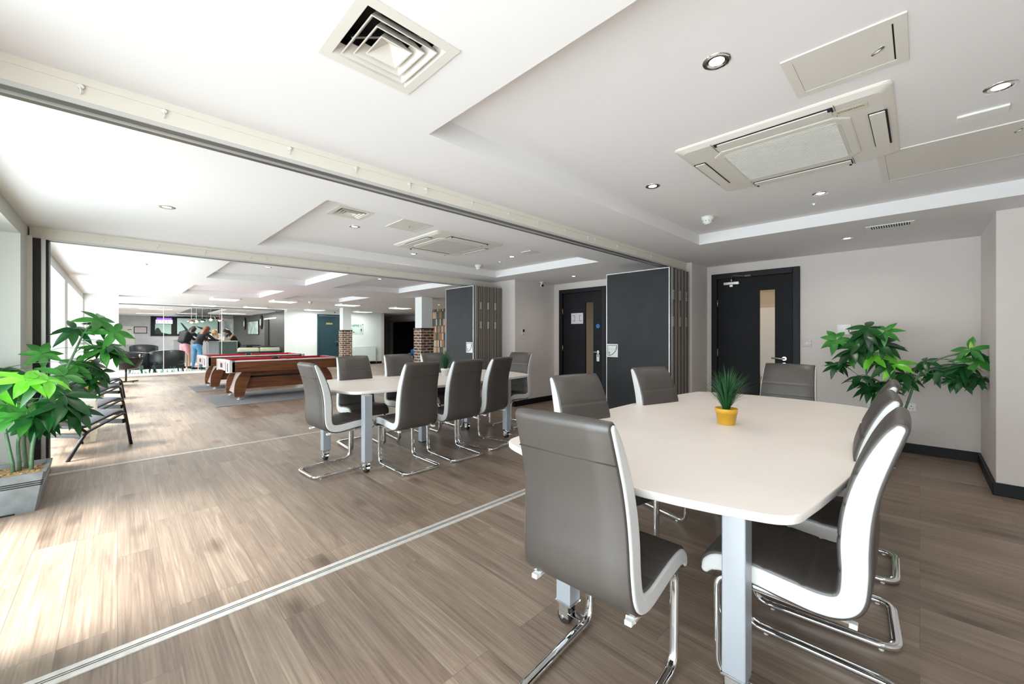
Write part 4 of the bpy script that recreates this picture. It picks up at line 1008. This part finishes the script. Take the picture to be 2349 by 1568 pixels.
# ================================================================ RUGS AND POOL TABLES
for y0, y1, lab in ((8.64, 10.45, 'grey rug under the nearer pool table'), (11.25, 12.75, 'grey rug under the further pool table')):
    tag(MB().box(1.24, 4.0, y0, y1, .0005, .009, bev=.003).done('rug', 'rug'), lab, 'rug')
def pool_table(label, x0, y0, mirror=False):
    t = thing('pool_table', label, 'pool table', (x0, y0, .009)); Lx, Ly, zt, zb = 2.14, 1.14, .765, .545; e = .085
    # long wooden side aprons
    for y in (0, Ly-.035): MB().box(e, Lx-e, y, y+.035, zb, zt-.022).done('side_apron', 'walnut', t)
    for x in (0, Lx-.035):
        p = MB().prism([(x, e), (x+.035, e), (x+.035, Ly-e), (x, Ly-e)], zb+.03, zt-.022).done('end_apron', 'pool_pink', t)
        xx = x-.002 if x == 0 else x+.037
        MB().box(xx-.001, xx+.001, Ly*.40, Ly*.40+.20, zb+.075, zb+.16).done('ball_return', 'dark_gap', p)
    for x in (0, Lx):
        for y in (0, Ly):
            sx = 1 if x == 0 else -1; sy = 1 if y == 0 else -1
            P = [(x+sx*.0, y+sy*e*1.5), (x, y+sy*.04), (x+sx*.04, y), (x+sx*e*1.5, y), (x+sx*e*1.5, y+sy*.05), (x+sx*.05, y+sy*e*1.5)]
            if sx*sy < 0: P = P[::-1]
            c = MB().prism(P, zb-.005, zt-.0)
            c.tube([(x+sx*.012, y+sy*.022, zb+.02), (x+sx*.012, y+sy*.022, zt-.04)], .006, n=6, mi=1)
            c.done('corner_cap', ['pool_white', 'silver_dark'], t)
    # rails
    c = MB()
    for a in ((e, Lx-e, 0, .10), (e, Lx-e, Ly-.10, Ly), (0, .10, e, Ly-e), (Lx-.10, Lx, e, Ly-e)): c.box(*a, zt-.022, zt, bev=.004)
    c.done('top_rail', 'pool_white', t)
    c = MB()
    for a in ((.15, Lx/2-.07, .10, .135), (Lx/2+.07, Lx-.15, .10, .135), (.15, Lx/2-.07, Ly-.135, Ly-.10), (Lx/2+.07, Lx-.15, Ly-.135, Ly-.10), (.10, .135, .15, Ly-.15), (Lx-.135, Lx-.10, .15, Ly-.15)): c.box(*a, zt-.04, zt+.004, bev=.006)
    c.done('cushion', 'baize', t)
    MB().box(.03, Lx-.03, .03, Ly-.03, zt-.07, zt-.038).done('bed_cloth', 'baize', t)
    for px in (.115, Lx/2, Lx-.115):
        for py in (.10, Ly-.10): MB().cyl((px, py, zt-.05), (px, py, zt+.006), .052, n=18).done('pocket', 'dark_gap', t)
    # curved legs
    def legpts(sx, xo):
        outer = catmull([(xo+sx*.28, zb, 0), (xo+sx*.215, .46, 0), (xo+sx*.165, .36, 0), (xo+sx*.145, .25, 0), (xo+sx*.14, .14, 0), (xo+sx*.148, .05, 0)], 4)
        inner = catmull([(xo+sx*.30, .05, 0), (xo+sx*.33, .17, 0), (xo+sx*.36, .28, 0), (xo+sx*.40, .42, 0), (xo+sx*.45, zb, 0)], 4)
        return [(p.x, p.y) for p in outer+inner]
    for sx, xo in ((1, 0), (-1, Lx)):
        for y in (.14, Ly-.18):
            P = legpts(sx, xo)
            lo = MB().loft([[(x, y, z) for x, z in P], [(x, y+.04, z) for x, z in P]], smooth=False).done('leg', 'walnut', t)
            MB().cyl((xo+sx*.22, y+.02, .0), (xo+sx*.22, y+.02, .018), .035, n=14).cyl((xo+sx*.22, y+.02, .01), (xo+sx*.22, y+.02, .065), .011).done('leveller', 'pool_white', lo)
        a = [(xo+sx*.33, .18, .54), (xo+sx*.33, Ly-.18, .54), (xo+sx*.19, Ly-.18, .10), (xo+sx*.19, .18, .10)]
        MB().loft([a, [(x+sx*.02, y, z) for x, y, z in a]], smooth=False).done('leg_web', 'pool_pink', t)
    for y in (.20, Ly-.24):
        MB().box(.32, Lx-.32, y, y+.035, .20, .41).done('stretcher', 'walnut', t)
        MB().box(.38, Lx-.38, y, y+.035, .45, zb).done('upper_stretcher', 'walnut', t)
        MB().box(.36, Lx-.36, y+.01, y+.025, .41, .45).done('slot', 'dark_gap', t)
    return t
pool_table('nearer pool table with walnut sides, white corners and red cloth', 1.47, 9.17)
pool_table('further pool table with red cloth, behind the nearer one', 1.40, 11.42)

# ================================================================ LOUNGE CHAIRS AND SIDE TABLES BY THE WINDOW
def lounge():
    t = thing('lounge_chair', 'x', 'armchair')      # local +Y forward, origin mid floor
    for s in (-1, 1):
        x = s*.29
        P = rpath([(x, -.33, 0), (x, -.16, .25), (x, .26, .385), (x, .335, 0)], .05, 5)
        MB().tube(P, .011, .019, n=8, sq=True, up=(0, 0, 1)).done('side_frame', 'wood_k', t)
        MB().tube(rpath([(x, -.16, .26), (x, -.40, .50), (x, -.52, .86)], .12, 5), .011, .017, n=8, sq=True, up=(0, 1, 0)).done('back_upright', 'wood_k', t)
    MB().box(-.28, .28, .24, .27, .26, .31).box(-.28, .28, -.18, -.15, .20, .24).done('cross_rail', 'wood_k', t)
    def sling(prof, th, m, nm):
        c = MB(); P = catmull([(0, y, z) for y, z in prof], 5); c.tube(P, th, .255, n=16, up=(0, 0, 1) if nm == 'seat' else (0, -1, 0), sq=True); return c.done(nm, m, t)
    sling([(.30, .36), (.27, .395), (.18, .385), (.0, .335), (-.12, .305), (-.19, .33)], .022, 'leather_g', 'seat')
    sling([(-.18, .35), (-.27, .42), (-.37, .55), (-.44, .70), (-.49, .84), (-.51, .87)], .024, 'leather_g', 'backrest')
    return t
LC = lounge(); LH = 45
for i, (x, y, lab) in enumerate([(-.33, 6.42, 'nearest black framed lounge chair by the window, behind the left planter'), (-.34, 7.72, 'second lounge chair by the window, between the two pale side tables'),
                                 (-.36, 9.70, 'third lounge chair by the window, just before the second side table'), (-.34, 11.25, 'farthest lounge chair by the window beside the topiary ball')]):
    if i == 0: LC.location = (x, y, 0); LC.rotation_euler = (0, 0, math.radians(LH-90)); LC['label'] = lab; LC['group'] = 'lounge chairs along the window'
    else: dup(LC, (x, y, 0), LH-90, lab, 'lounge chairs along the window')
def side_table(x, y, lab, rz):
    t = thing('side_table', lab, 'side table', (x, y, 0), rz, 'pale side tables by the window'); h = .275
    MB().box(-h, h, -h, h, .45, .50, bev=.002).done('tabletop', 'birch', t)
    for sx in (-1, 1):
        for sy in (-1, 1): MB().box(sx*h-(.05 if sx > 0 else 0), sx*h+(0 if sx > 0 else .05), sy*h-(.05 if sy > 0 else 0), sy*h+(0 if sy > 0 else .05), 0, .45).done('leg', 'birch', t)
side_table(-.46, 7.15, 'nearer pale birch side table by the window carrying the pale grass plant', 0)
side_table(-.45, 10.2, 'further pale birch side table by the window carrying the topiary ball', 0)
grass_pot('pale blue-green grass plant in yellow pot on the nearer side table', (-.50, 7.08, .50), 1.05, 200, 'yellow', 'grass_p')
t = thing('topiary_ball', 'small round topiary ball plant on the further side table', 'plant', (-.33, 10.15, .50))
MB().lathe([(0, 0), (.05, 0), (.06, .09), (.05, .09), (0, .085)]).done('pot', 'plastic_w', t); MB().cyl((0, 0, .08), (0, 0, .17), .007).done('stem', 'stem', t)
c = MB(); rnd = random.Random(5)
c.sphere((0, 0, .24), .085, n=16)
for i in range(500):
    u = Vector((rnd.gauss(0, 1), rnd.gauss(0, 1), rnd.gauss(0, 1))).normalized(); s = u.orthogonal().normalized()*.012; c.quad([Vector((0, 0, .24))+u*.08-s, Vector((0, 0, .24))+u*.108+s*.3, Vector((0, 0, .24))+u*.08+s])  if False else c.quad([Vector((0, 0, .24))+u*.08-s, Vector((0, 0, .24))+u*.105-s*.2, Vector((0, 0, .24))+u*.105+s*.2, Vector((0, 0, .24))+u*.08+s])
c.done('foliage', 'topiary', t)
t = thing('scatter_cushion', 'yellow striped cushion on the third lounge chair', 'cushion', (-.42, 9.52, .40)); t.rotation_euler = (math.radians(-60), 0, math.radians(-45))
MB().sphere((0, 0, .12), .2, (1, .28, .85), n=16).done('cover', mat('cushion_yellow', (.75, .62, .08), .8), t)

# ================================================================ RECEPTION BEHIND THE GLASS
gp = thing('glass_partition', 'full height clear glass partition in front of the reception', 'glass wall', (0, 17.05, 0))
for i, (a, b_) in enumerate(((-.58, 1.05), (1.06, 2.58), (2.59, 4.62))): MB().box(a, b_, -.006, .006, .07, ZC-.04).done('glass_pane', 'pane_s', gp)
MB().box(-.58, 4.62, -.02, .02, ZC-.045, ZC-.02).done('head_channel', 'silver_dark', gp); MB().box(-.58, 4.62, -.03, .03, 0, .07).done('sunlit_edge_kerb', 'plastic_w', gp)  # white kerb stands in for the strip of sunlit floor at the glass
MB().box(1.048, 1.062, -.008, .008, .07, ZC-.04).box(2.578, 2.592, -.008, .008, .07, ZC-.04).done('glass_joint', 'plastic_w', gp)
MB().box(4.56, 4.62, -.04, .04, 0, ZC).done('end_post', 'plastic_w', gp)
c = MB(); rnd = random.Random(8)
for i in range(46):
    x = rnd.uniform(.1, 2.4); h = rnd.uniform(.05, .26); l = rnd.uniform(-.10, .10); w = .008
    c.quad([(x-w, -.0075, .07), (x+w, -.0075, .07), (x+l+w*.3, -.0075, .07+h), (x+l-w*.3, -.0075, .07+h)])
c.done('grass_decal', 'decal', gp, kind='stuff')
# tub armchairs
def tub(label, x, y, rz, m='leather_k', w=.40, h=.74):
    t = thing('tub_armchair', label, 'armchair', (x, y, 0), rz)
    n = 20; rings = []
    for r0, r1 in ((w, 0), (w-.09, 0)): pass
    outer = []; c = MB(); S_ = []
    for i in range(n+1):
        a = math.radians(-200+220*i/n)   # wraps sides and back, open toward +Y
        ca, sa = math.cos(a), math.sin(a); hh = h-(.16*(1+sa)/2)**1.0*1.0
        S_.append([(ca*w, sa*w*.92, .16), (ca*(w+.02), sa*(w*.95), .40), (ca*(w+.03), sa*w, hh-.02), (ca*(w-.01), sa*(w-.04), hh), (ca*(w-.07), sa*(w-.09), hh-.03), (ca*(w-.09), sa*(w-.10), .40), (ca*(w-.09), sa*(w-.10), .16)])
    c.loft(S_); c.done('shell', m, t)
    MB().box(-w+.08, w-.08, -w+.10, w-.02, .28, .42, bev=.04).box(-w+.04, w-.04, -w+.08, w-.04, .16, .30, bev=.02).done('seat_cushion', m, t)
    for sx in (-1, 1):
        for sy in (-1, 1): MB().cyl((sx*(w-.10), sy*(w-.10), .17), (sx*(w-.08), sy*(w-.08), 0), .024, .016, n=10).done('leg', 'wood_k', t)
    return t
tub('black leather tub armchair seen from behind through the glass', 1.17, 17.75, 5, w=.46, h=.78)
tub('black leather tub armchair left of the other one, beside the egg chair', .42, 17.9, -30, w=.44, h=.74)
tub('grey tub armchair against the grey reception wall under the notices', .92, 26.6, 185, 'leather_g', .50, .80)
t = thing('egg_chair', 'glossy black swivel egg chair with pedestal by the glass', 'armchair', (.16, 15.0, 0), 30)
S_ = []
for i in range(17):
    a = math.radians(-190+200*i/16); ca, sa = math.cos(a), math.sin(a); k = (1-sa)/2
    S_.append([(ca*.10, sa*.10, .33), (ca*.27, sa*.26, .40), (ca*.36, sa*.35, .55+.06*k), (ca*.33, sa*.34, .60+.16*k), (ca*.31, sa*.31, .58+.16*k), (ca*.30, sa*.29, .54), (ca*.22, sa*.21, .44), (ca*.08, sa*.08, .40)])
MB().loft(S_).sphere((0, 0, .40), .26, (1, 1, .25), n=18).done('shell', mat('gloss_black', (.012, .012, .015), .12), t)
c = MB().cyl((0, 0, .03), (0, 0, .36), .022)
for a in (0, 90, 180, 270): c.m = R(a); c.box(0, .28, -.018, .018, .0, .03, bev=.005)
c.done('pedestal', 'wood_k', t)
# sofa with its back to the glass
t = thing('sofa', 'cream two-seat sofa behind the glass, only its back cushions showing over the pool tables', 'sofa', (3.82, 17.75, 0))
MB().box(-.72, .72, -.36, .40, .10, .38, bev=.03).box(-.74, .74, -.40, -.30, .10, .66, bev=.03).box(-.82, -.70, -.38, .40, .08, .55, bev=.03).box(.70, .82, -.38, .40, .08, .55, bev=.03).done('body', 'leather_k', t)
for x in (-.7, .7):
    for y in (-.3, .3): MB().box(x-.03, x+.03, y-.03, y+.03, 0, .11).done('leg', 'wood_k', t)
for x in (-.35, .35): MB().box(x-.34, x+.34, -.34, -.14, .36, .80, bev=.06, seg=4).done('back_cushion', 'cream_leather', t)
for x in (-.35, .35): MB().box(x-.34, x+.34, -.14, .38, .36, .50, bev=.05, seg=3).done('seat_cushion', 'cream_leather', t)
# coffee table
t = thing('coffee_table', 'low glass coffee table between the armchairs in the reception', 'coffee table', (1.0, 22.3, 0))
MB().box(-.55, .55, -.35, .35, .44, .455).done('glass_top', 'frost', t)
for sx in (-1, 1):
    for sy in (-1, 1): MB().cyl((sx*.48, sy*.28, 0), (sx*.48, sy*.28, .44), .02).done('leg', 'steel', t)
tag(MB().box(1.1, 1.32, 22.2, 22.36, .4555, .53, bev=.01).done('tissue_box', 'plastic_w'), 'small white box on the glass coffee table', 'box')
struct(MB().box(-.9, 4.0, 20.4, 21.1, .0005, .006).done('trim_9', 'red_carpet'))
# counter
t = thing('reception_counter', 'reception counter with pale worktop, grey end and dark green ribbed front', 'counter', (2.9, 19.6, 0))
MB().box(-.42, .58, -.26, .62, 1.0, 1.035, bev=.004).done('worktop', 'alu_light', t)
MB().box(-.38, -.05, -.22, .58, 0, 1.0).done('end_panel', 'counter_grey', t); MB().box(-.05, .54, -.22, .58, 0, 1.0).done('ribbed_front', 'stripe_green', t)
MB().box(.54, .56, -.22, .60, 0, 1.0).done('edge_panel', 'alu_light', t)
t = thing('side_cabinet', 'grey low cabinet behind the standing people against the rear wall', 'cabinet', (2.7, 23.8, 0)); MB().box(-.9, .1, -.3, .3, 0, 1.05).done('body', 'counter_grey', t); MB().box(-.92, .12, -.32, .32, 1.05, 1.08).done('top', 'alu_light', t)
# wall pictures
t = thing('wall_mural', 'long black-framed mint wall graphic with dark silhouettes', 'mural', (2.62, 27.48, 1.74))
MB().box(-1.42, 1.42, -.03, 0, -.52, .50).done('frame', 'black_trim', t)
MB().box(-1.25, -.62, -.034, -.031, -.42, .12).box(-.38, 1.36, -.034, -.031, -.42, .42).done('mint_panel', 'mural', t)
c = MB()
c.loft([[(x, y_, z) for x, z in ((-1.25, -.42), (-.72, -.42), (-1.0, -.34), (-1.08, -.16), (-1.13, -.10), (-1.21, -.12), (-1.25, -.25))] for y_ in (-.036, -.039)], smooth=False)
c.loft([[(x, y_, z) for x, z in ((-.32, -.42), (.30, -.42), (.22, -.30), (.10, -.22), (-.18, .16), (-.26, .18), (-.05, -.20), (-.30, -.30))] for y_ in (-.036, -.039)], smooth=False)
c.loft([[(x, y_, z) for x, z in ((.35, .02), (.75, -.08), (1.0, -.30), (1.30, -.42), (.80, -.42), (.72, -.22))] for y_ in (-.036, -.039)], smooth=False)
c.done('dark_silhouettes', mat('silhouette', (.02, .03, .035), .5), t)
t = thing('television', 'screen with purple banner hung at the top of the mint wall graphic', 'television', (1.72, 27.42, 2.0))
MB().box(-.40, .40, 0, .03, -.17, .20).done('casing', 'black_trim', t); MB().box(-.33, .33, -.004, 0, -.15, .06).done('display', 'screen', t); MB().box(-.30, .30, -.004, 0, .065, .16).done('banner', 'screen_p', t)
c = MB()
for x, z in ((-.27, 0), (-.1, 0), (0, 0), (.14, 0), (-.27, -.08), (0, -.08), (.14, -.08)): c.box(x-.02, x+.02, -.006, -.0042, z-.02, z+.02)
c.done('icons', 'screen_p', t)
t = thing('whiteboard', 'white board on the grey wall left of the framed certificate', 'whiteboard', (.30, 27.49, 1.24)); MB().box(-.32, .30, -.02, 0, -.45, .47).done('board', 'plastic_w', t); MB().box(.05, .20, -.024, -.0205, .28, .31).done('heading', 'ink', t)
t = thing('framed_certificate', 'small black framed print with orange marks on the grey wall', 'picture', (.82, 27.49, 1.52)); MB().box(-.25, .25, -.03, 0, -.17, .17).done('frame', 'black_trim', t); MB().box(-.22, .22, -.033, -.0305, -.14, .14).done('print', 'paper', t)
c = MB(); rnd = random.Random(2)
for i in range(9): x = -.17+.043*i; z = rnd.uniform(-.1, .08); c.box(x-.012, x+.012, -.0345, -.0332, z-.012, z+.012)
c.done('orange_marks', mat('orange_ink', (.75, .22, .08), .6), t)
f = struct(MB().box(4.22, 4.28, 27.40, 27.5, 0, 2.2).box(4.64, 4.70, 27.40, 27.5, 0, 2.2).box(4.28, 4.64, 27.40, 27.5, 2.05, 2.2).done('door_4', 'plastic_w')); MB().box(4.28, 4.64, 27.44, 27.48, 0, 2.05).done('door_leaf', 'mirror_art', f)
def wp(name, label, cat, y, z, w, h, m, fm='black_trim', b_=.03):
    t = thing(name, label, cat, (4.69, y, z)); MB().box(-.03, 0, -w/2-b_, w/2+b_, -h/2-b_, h/2+b_).done('frame', fm, t); MB().box(-.034, -.0305, -w/2, w/2, -h/2, h/2).done('picture', m, t); return t
wp('wall_picture', 'large pale glazed picture on the dark slatted wall between the wall lamps', 'picture', 22.6, 1.62, 2.0, .60, 'mirror_art')
wp('dark_door_panel', 'tall black panel recessed in the dark slatted wall', 'door panel', 20.15, 1.0, .55, 1.9, 'black_room', 'dark_slat')
for y, lab in ((24.4, 'oval white wall lamp further along the dark slatted wall'), (21.1, 'oval white wall lamp nearer on the dark slatted wall')):
    t = thing('wall_lamp', lab, 'wall lamp', (4.69, y, 1.85)); MB().sphere((-.02, 0, 0), .30, (.12, .75, 1.1), n=20).done('backplate', 'black_trim', t); MB().sphere((-.035, 0, 0), .22, (.10, .60, 1.05), n=20).done('lens', mat('lamp_white', (.8, .8, .8), .4, emis=(1, 1, 1), es=.8), t)
t = thing('light_strip', 'thin horizontal light strip high on the dark slatted wall', 'light strip', (4.68, 19.6, 1.98)); MB().box(-.03, 0, -.9, .9, -.02, .02).done('tube', 'led_on', t)
for y, lab in ((19.3, 'dark low cabinet by the sofa'), (22.0, 'dark cabinet below the pale picture')):
    t = thing('low_cabinet', lab, 'cabinet', (4.4, y, 0)); MB().box(-.28, .28, -.8, .8, 0, .80, bev=.01).done('body', 'black_trim', t)
# pendant lamps over the counter
for i, (x, z, y) in enumerate([(2.00, 1.77, 19.4), (2.18, 1.80, 19.7), (2.42, 1.84, 20.2), (2.62, 1.88, 19.6), (2.96, 1.88, 20.0)]):
    glow = i in (1, 3)
    t = thing('pendant_lamp', ['leftmost copper pendant lamp above the counter', 'glass globe pendant second from left above the counter', 'dark dish pendant in the middle above the counter', 'largest glowing glass pendant right of centre above the counter', 'rightmost copper pendant lamp above the counter'][i], 'pendant lamp', (x, y, z))
    MB().cyl((0, 0, .05), (0, 0, ZC+.10-z), .006, n=6).cyl((0, 0, ZC+.08-z), (0, 0, ZC+.10-z), .05).done('cord', 'plastic_w', t)
    if glow: MB().sphere((0, 0, 0), .15, n=18).done('glass_shade', 'frost', t)
    else: MB().lathe([(.02, .07), (.08, .05), (.17, .0), (.165, -.005), (.07, .035), (.01, .05)]).done('dish_shade', 'copper' if i != 2 else 'black_trim', t)
    MB().sphere((0, 0, -.01), .05, n=12).done('bulb', 'bulb', t)
# dark lounge seen through the corridor opening
def lounge_seat(x, y, lab):
    t = thing('cinema_seat', lab, 'seat', (x, y, 0), -60, 'dark seats in the unlit lounge')
    MB().box(-.3, .3, -.3, .3, 0, .45, bev=.03).box(-.3, .3, -.36, -.24, .40, 1.0, bev=.03).done('body', 'leather_k', t); MB().box(-.315, -.30, -.37, -.23, .42, .98).done('pale_piping', 'silver_handle', t)
for i in range(5): lounge_seat(12.2, 14.2+1.15*i, 'black seat with pale edge in a row inside the unlit lounge')
t = thing('lounge_picture', 'pale picture on the dark wall inside the unlit lounge', 'picture', (14.60, 17.9, 1.55)); MB().box(-.03, 0, -.5, .5, -.35, .35).done('print', 'plastic_w', t)
t = thing('shell_chair', 'blue shell armchair beside the brick column near the dark lounge', 'armchair', (9.75, 16.3, 0), 40)
S_ = []
for i in range(13):
    a = math.radians(-190+200*i/12); ca, sa = math.cos(a), math.sin(a); k = (1-sa)/2
    S_.append([(ca*.12, sa*.12, .36), (ca*.33, sa*.30, .42), (ca*.38, sa*.36, .52+.38*k*k), (ca*.34, sa*.32, .52+.38*k*k), (ca*.30, sa*.27, .46), (ca*.10, sa*.10, .42)])
MB().loft(S_).sphere((0, 0, .42), .30, (1, 1, .2), n=16).done('shell', 'blue', t)
for sx in (-1, 1):
    for sy in (-1, 1): MB().cyl((sx*.12, sy*.12, .38), (sx*.24, sy*.24, 0), .015).done('leg', 'steel', t)

# ================================================================ PEOPLE
def capsules(segs, voxel, name, m, parent, smooth=8):
    c = MB()
    for a, b_, r0, r1 in segs:
        a = Vector(a); b_ = Vector(b_)
        c.sphere(a, r0, n=14); c.sphere(b_, r1, n=14)
        if (b_-a).length > 1e-4: c.cyl(a, b_, r0, r1, n=14)
    o = c.done(name, m, parent)
    md = o.modifiers.new('weld', 'REMESH'); md.mode = 'VOXEL'; md.voxel_size = voxel; md.use_smooth_shade = True
    sm = o.modifiers.new('soft', 'SMOOTH'); sm.iterations = smooth; sm.factor = .5
    dg = bpy.context.evaluated_depsgraph_get(); me = bpy.data.meshes.new_from_object(o.evaluated_get(dg)); o.modifiers.clear(); old = o.data; o.data = me; bpy.data.meshes.remove(old)
    return o
def hand_segs(wr, d, up, s):
    wr = Vector(wr); d = Vector(d).normalized(); up = Vector(up); sd = d.cross(up).normalized()*s; out = [(wr, wr+d*.07, .026, .034)]
    for k, (o, l) in enumerate(((-.03, .065), (-.010, .078), (.010, .072), (.029, .055))):
        b0 = wr+d*.085+sd*o; b1 = b0+d*l*.55-up*.006; out.append((b0, b1, .0095, .009)); out.append((b1, b1+d*l*.45-up*.018, .009, .0075))
    out.append((wr+d*.03+sd*-.03, wr+d*.075+sd*-.062, .012, .010)); return out
def person(label, loc, rz, lean, H_, top, bottom, hairm, arms, knees=((0, 0), (0, 0)), hair_len=.35, sleeve=1.0, shoe='cloth_k', head_pitch=25, skirt=False, extra=None, legm=None, shoulders=.185):
    """local +Y is where the person faces; lean = forward bend in degrees at the hips"""
    t = thing('person', label, 'person', loc, rz); k = H_/1.68
    hip = Vector((0, 0, .90*k)); L = math.radians(lean); tv = Vector((0, math.sin(L), math.cos(L)))
    chest = hip+tv*.34*k; sho = hip+tv*.48*k; neck = hip+tv*.54*k
    hv = Vector((0, math.sin(L+math.radians(head_pitch)), math.cos(L+math.radians(head_pitch)))); head = neck+hv*.15*k
    rt = Vector((1, 0, 0)); fw = hv.cross(rt)
    body = [(hip, chest, .115*k, .105*k), (hip+rt*.06, hip-rt*.06, .115*k, .115*k), (chest+rt*.07, chest-rt*.07, .09*k, .09*k), (sho+rt*.12, sho-rt*.12, .06*k, .06*k), (sho, neck, .06*k, .048*k), (neck, head, .046*k, .05*k),
            (head+hv*.015*k, head+hv*.045*k, .082*k, .086*k), (head+fw*.055*k-hv*.05*k, head+fw*.02*k, .042*k, .06*k), (head+fw*.092*k, head+fw*.10*k-hv*.018*k, .012*k, .013*k),
            (head+rt*.083*k, head+rt*.086*k, .018*k, .018*k), (head-rt*.083*k, head-rt*.086*k, .018*k, .018*k)]
    legs = []; tops = [(hip+tv*.03, chest, .128*k, .122*k), (hip+rt*.055+tv*.05, hip-rt*.055+tv*.05, .125*k, .125*k), (chest+rt*.075, chest-rt*.075, .10*k, .10*k), (sho+rt*.135*k, sho-rt*.135*k, .066*k, .066*k)]
    feet = []
    for i, s in enumerate((-1, 1)):
        kx, ky = knees[i]; hp = hip+rt*s*.09*k-Vector((0, 0, .03)); kn = Vector((s*.10*k+kx, ky*.6+.02, .48*k)); an = Vector((s*.10*k+kx*1.5, ky, .09*k))
        legs += [(hp, kn, .090*k, .060*k), (kn, kn+(an-kn)*.35, .060*k, .062*k), (kn+(an-kn)*.35, an, .062*k, .042*k)]
        body += [(hp, kn, .078*k, .050*k), (kn, an, .050*k, .036*k)]
        feet.append((an, s))
        el, wr = [Vector(v) for v in arms[i]]; sh = sho+rt*s*shoulders*k
        body += [(sh, el, .047*k, .038*k), (el, wr, .038*k, .026*k)]
        body += hand_segs(wr, (wr-el)+Vector((0, .12, 0)), (0, 0, 1), s)
        e = sh+(el-sh)*min(1, sleeve*2) if sleeve < .5 else el
        if sleeve > 0: tops += [(sh, e, .058*k, .052*k)]
        if sleeve >= .9: tops += [(el, el+(wr-el)*.92, .050*k, .036*k)]
    capsules(body, .012, 'body', 'skin', t, 3)
    capsules(tops, .014, 'top', top, t, 6)
    if bottom:
        bl = legs+[(hip+rt*.06-Vector((0, 0, .02)), hip-rt*.06-Vector((0, 0, .02)), .128*k, .128*k)]
        capsules(bl, .014, 'trousers', bottom, t, 6)
    for an, s in feet:
        capsules([(an+Vector((0, -.03, -.04)), an+Vector((0, .14, -.055)), .045, .034)], .010, 'shoe', shoe, t, 3)
    hs = [(head+hv*.045*k-fw*.018*k, head+hv*.05*k-fw*.022*k, .098*k, .098*k)]
    dn = Vector((0, 0, -1)); base = head-fw*.06*k
    n = max(2, int(hair_len/.08)); q = base; 
    for j in range(n):
        u = j/n; q2 = base-tv*(hair_len*(j+1)/n)*.9+Vector((0, -.03-.02*j*0, 0))
        hs += [(q+rt*.055*k, q2+rt*.05*k, .052*k, .050*k*(1-.3*u)), (q-rt*.055*k, q2-rt*.05*k, .052*k, .050*k*(1-.3*u)), (q, q2, .055*k, .05*k*(1-.25*u))]; q = q2
    if hair_len > .2:
        for s in (-1, 1): hs.append((head+rt*s*.082*k+hv*.02, head+rt*s*.085*k-hv*.13*k+fw*.02, .030*k, .034*k)); hs.append((head+rt*s*.085*k-hv*.13*k+fw*.02, head+rt*s*.08*k+fw*.01+dn*(hair_len*.75), .034*k, .020*k))
    capsules(hs, .012, 'hair', hairm, t, 4)
    c = MB()
    for s in (-1, 1): c.sphere(head+fw*.082*k+rt*s*.030*k+hv*.018*k, .0095, n=8)
    c.done('eyes', 'dark_gap', t)
    MB().sphere(head+fw*.088*k-hv*.045*k, .016, (1.3, .5, .35), n=8).done('lips', mat('lips', (.45, .12, .10), .5), t)
    if extra: extra(t, k, hip, tv, rt, sho, chest)
    return t
person('person with long red hair in black top and blue jeans, leaning on the counter', (2.10, 18.75, 0), -60, 26, 1.66, 'cloth_k', 'jeans', 'hair_red',
       (((-.17, .50, 1.08), (-.06, .72, 1.07)), ((.20, .50, 1.08), (.10, .74, 1.07))), knees=((-.03, -.05), (.05, .0)), hair_len=.58)
def backpack(t, k, hip, tv, rt, sho, chest):
    p = chest-Vector((0, .17, -.02)); c = MB(); c.m = T(*p) @ R(-20, 'X'); c.box(-.16, .16, -.09, .09, -.24, .20, bev=.06, seg=4); c.done('backpack', 'cloth_k', t)
person('person in dark jacket with black backpack, pink shorts and brown boots beside red-haired person', (1.82, 19.55, 0), -55, 24, 1.66, 'cloth_k', None, 'hair_dark',
       (((-.16, .50, 1.10), (-.04, .66, 1.08)), ((.20, .50, 1.08), (.12, .70, 1.08))), knees=((-.02, -.03), (.04, .03)), hair_len=.3, extra=lambda *a: (backpack(*a), capsules([((.09, 0, .80), (.09, .02, .66), .105, .10), ((-.09, 0, .80), (-.09, .02, .66), .105, .10), ((-.06, 0, .88), (.06, 0, .88), .125, .125)], .014, 'shorts', 'cloth_p', a[0], 5), capsules([((.10, .01, .50), (.10, .02, .10), .062, .05), ((-.10, .01, .50), (-.10, .0, .10), .062, .05)], .014, 'long_boots', 'cloth_t', a[0], 4)))
person('person with long blonde hair and pale top leaning over the counter', (2.90, 20.62, 0), 170, 30, 1.62, 'cloth_w', 'cloth_k', 'hair_blonde',
       (((-.20, .36, 1.10), (-.06, .50, 1.06)), ((.20, .36, 1.10), (.06, .50, 1.06))), hair_len=.45, head_pitch=35)
person('person with dark hair and bare shoulders in black top, leaning on the counter right end', (3.60, 20.30, 0), 105, 28, 1.64, 'cloth_k', 'cloth_k', 'hair_dark',
       (((-.20, .38, 1.10), (-.06, .52, 1.06)), ((.20, .38, 1.10), (.06, .52, 1.06))), hair_len=.25, sleeve=0, head_pitch=40)
_ = tag(MB().lathe([(0, 0), (.045, 0), (.03, .05), (.05, .11), (.06, .16), (0, .17)], (3.05, 19.55, 1.036)).done('table_ornament', 'cloth_w'), 'small white napkin holder on the reception counter', 'ornament')
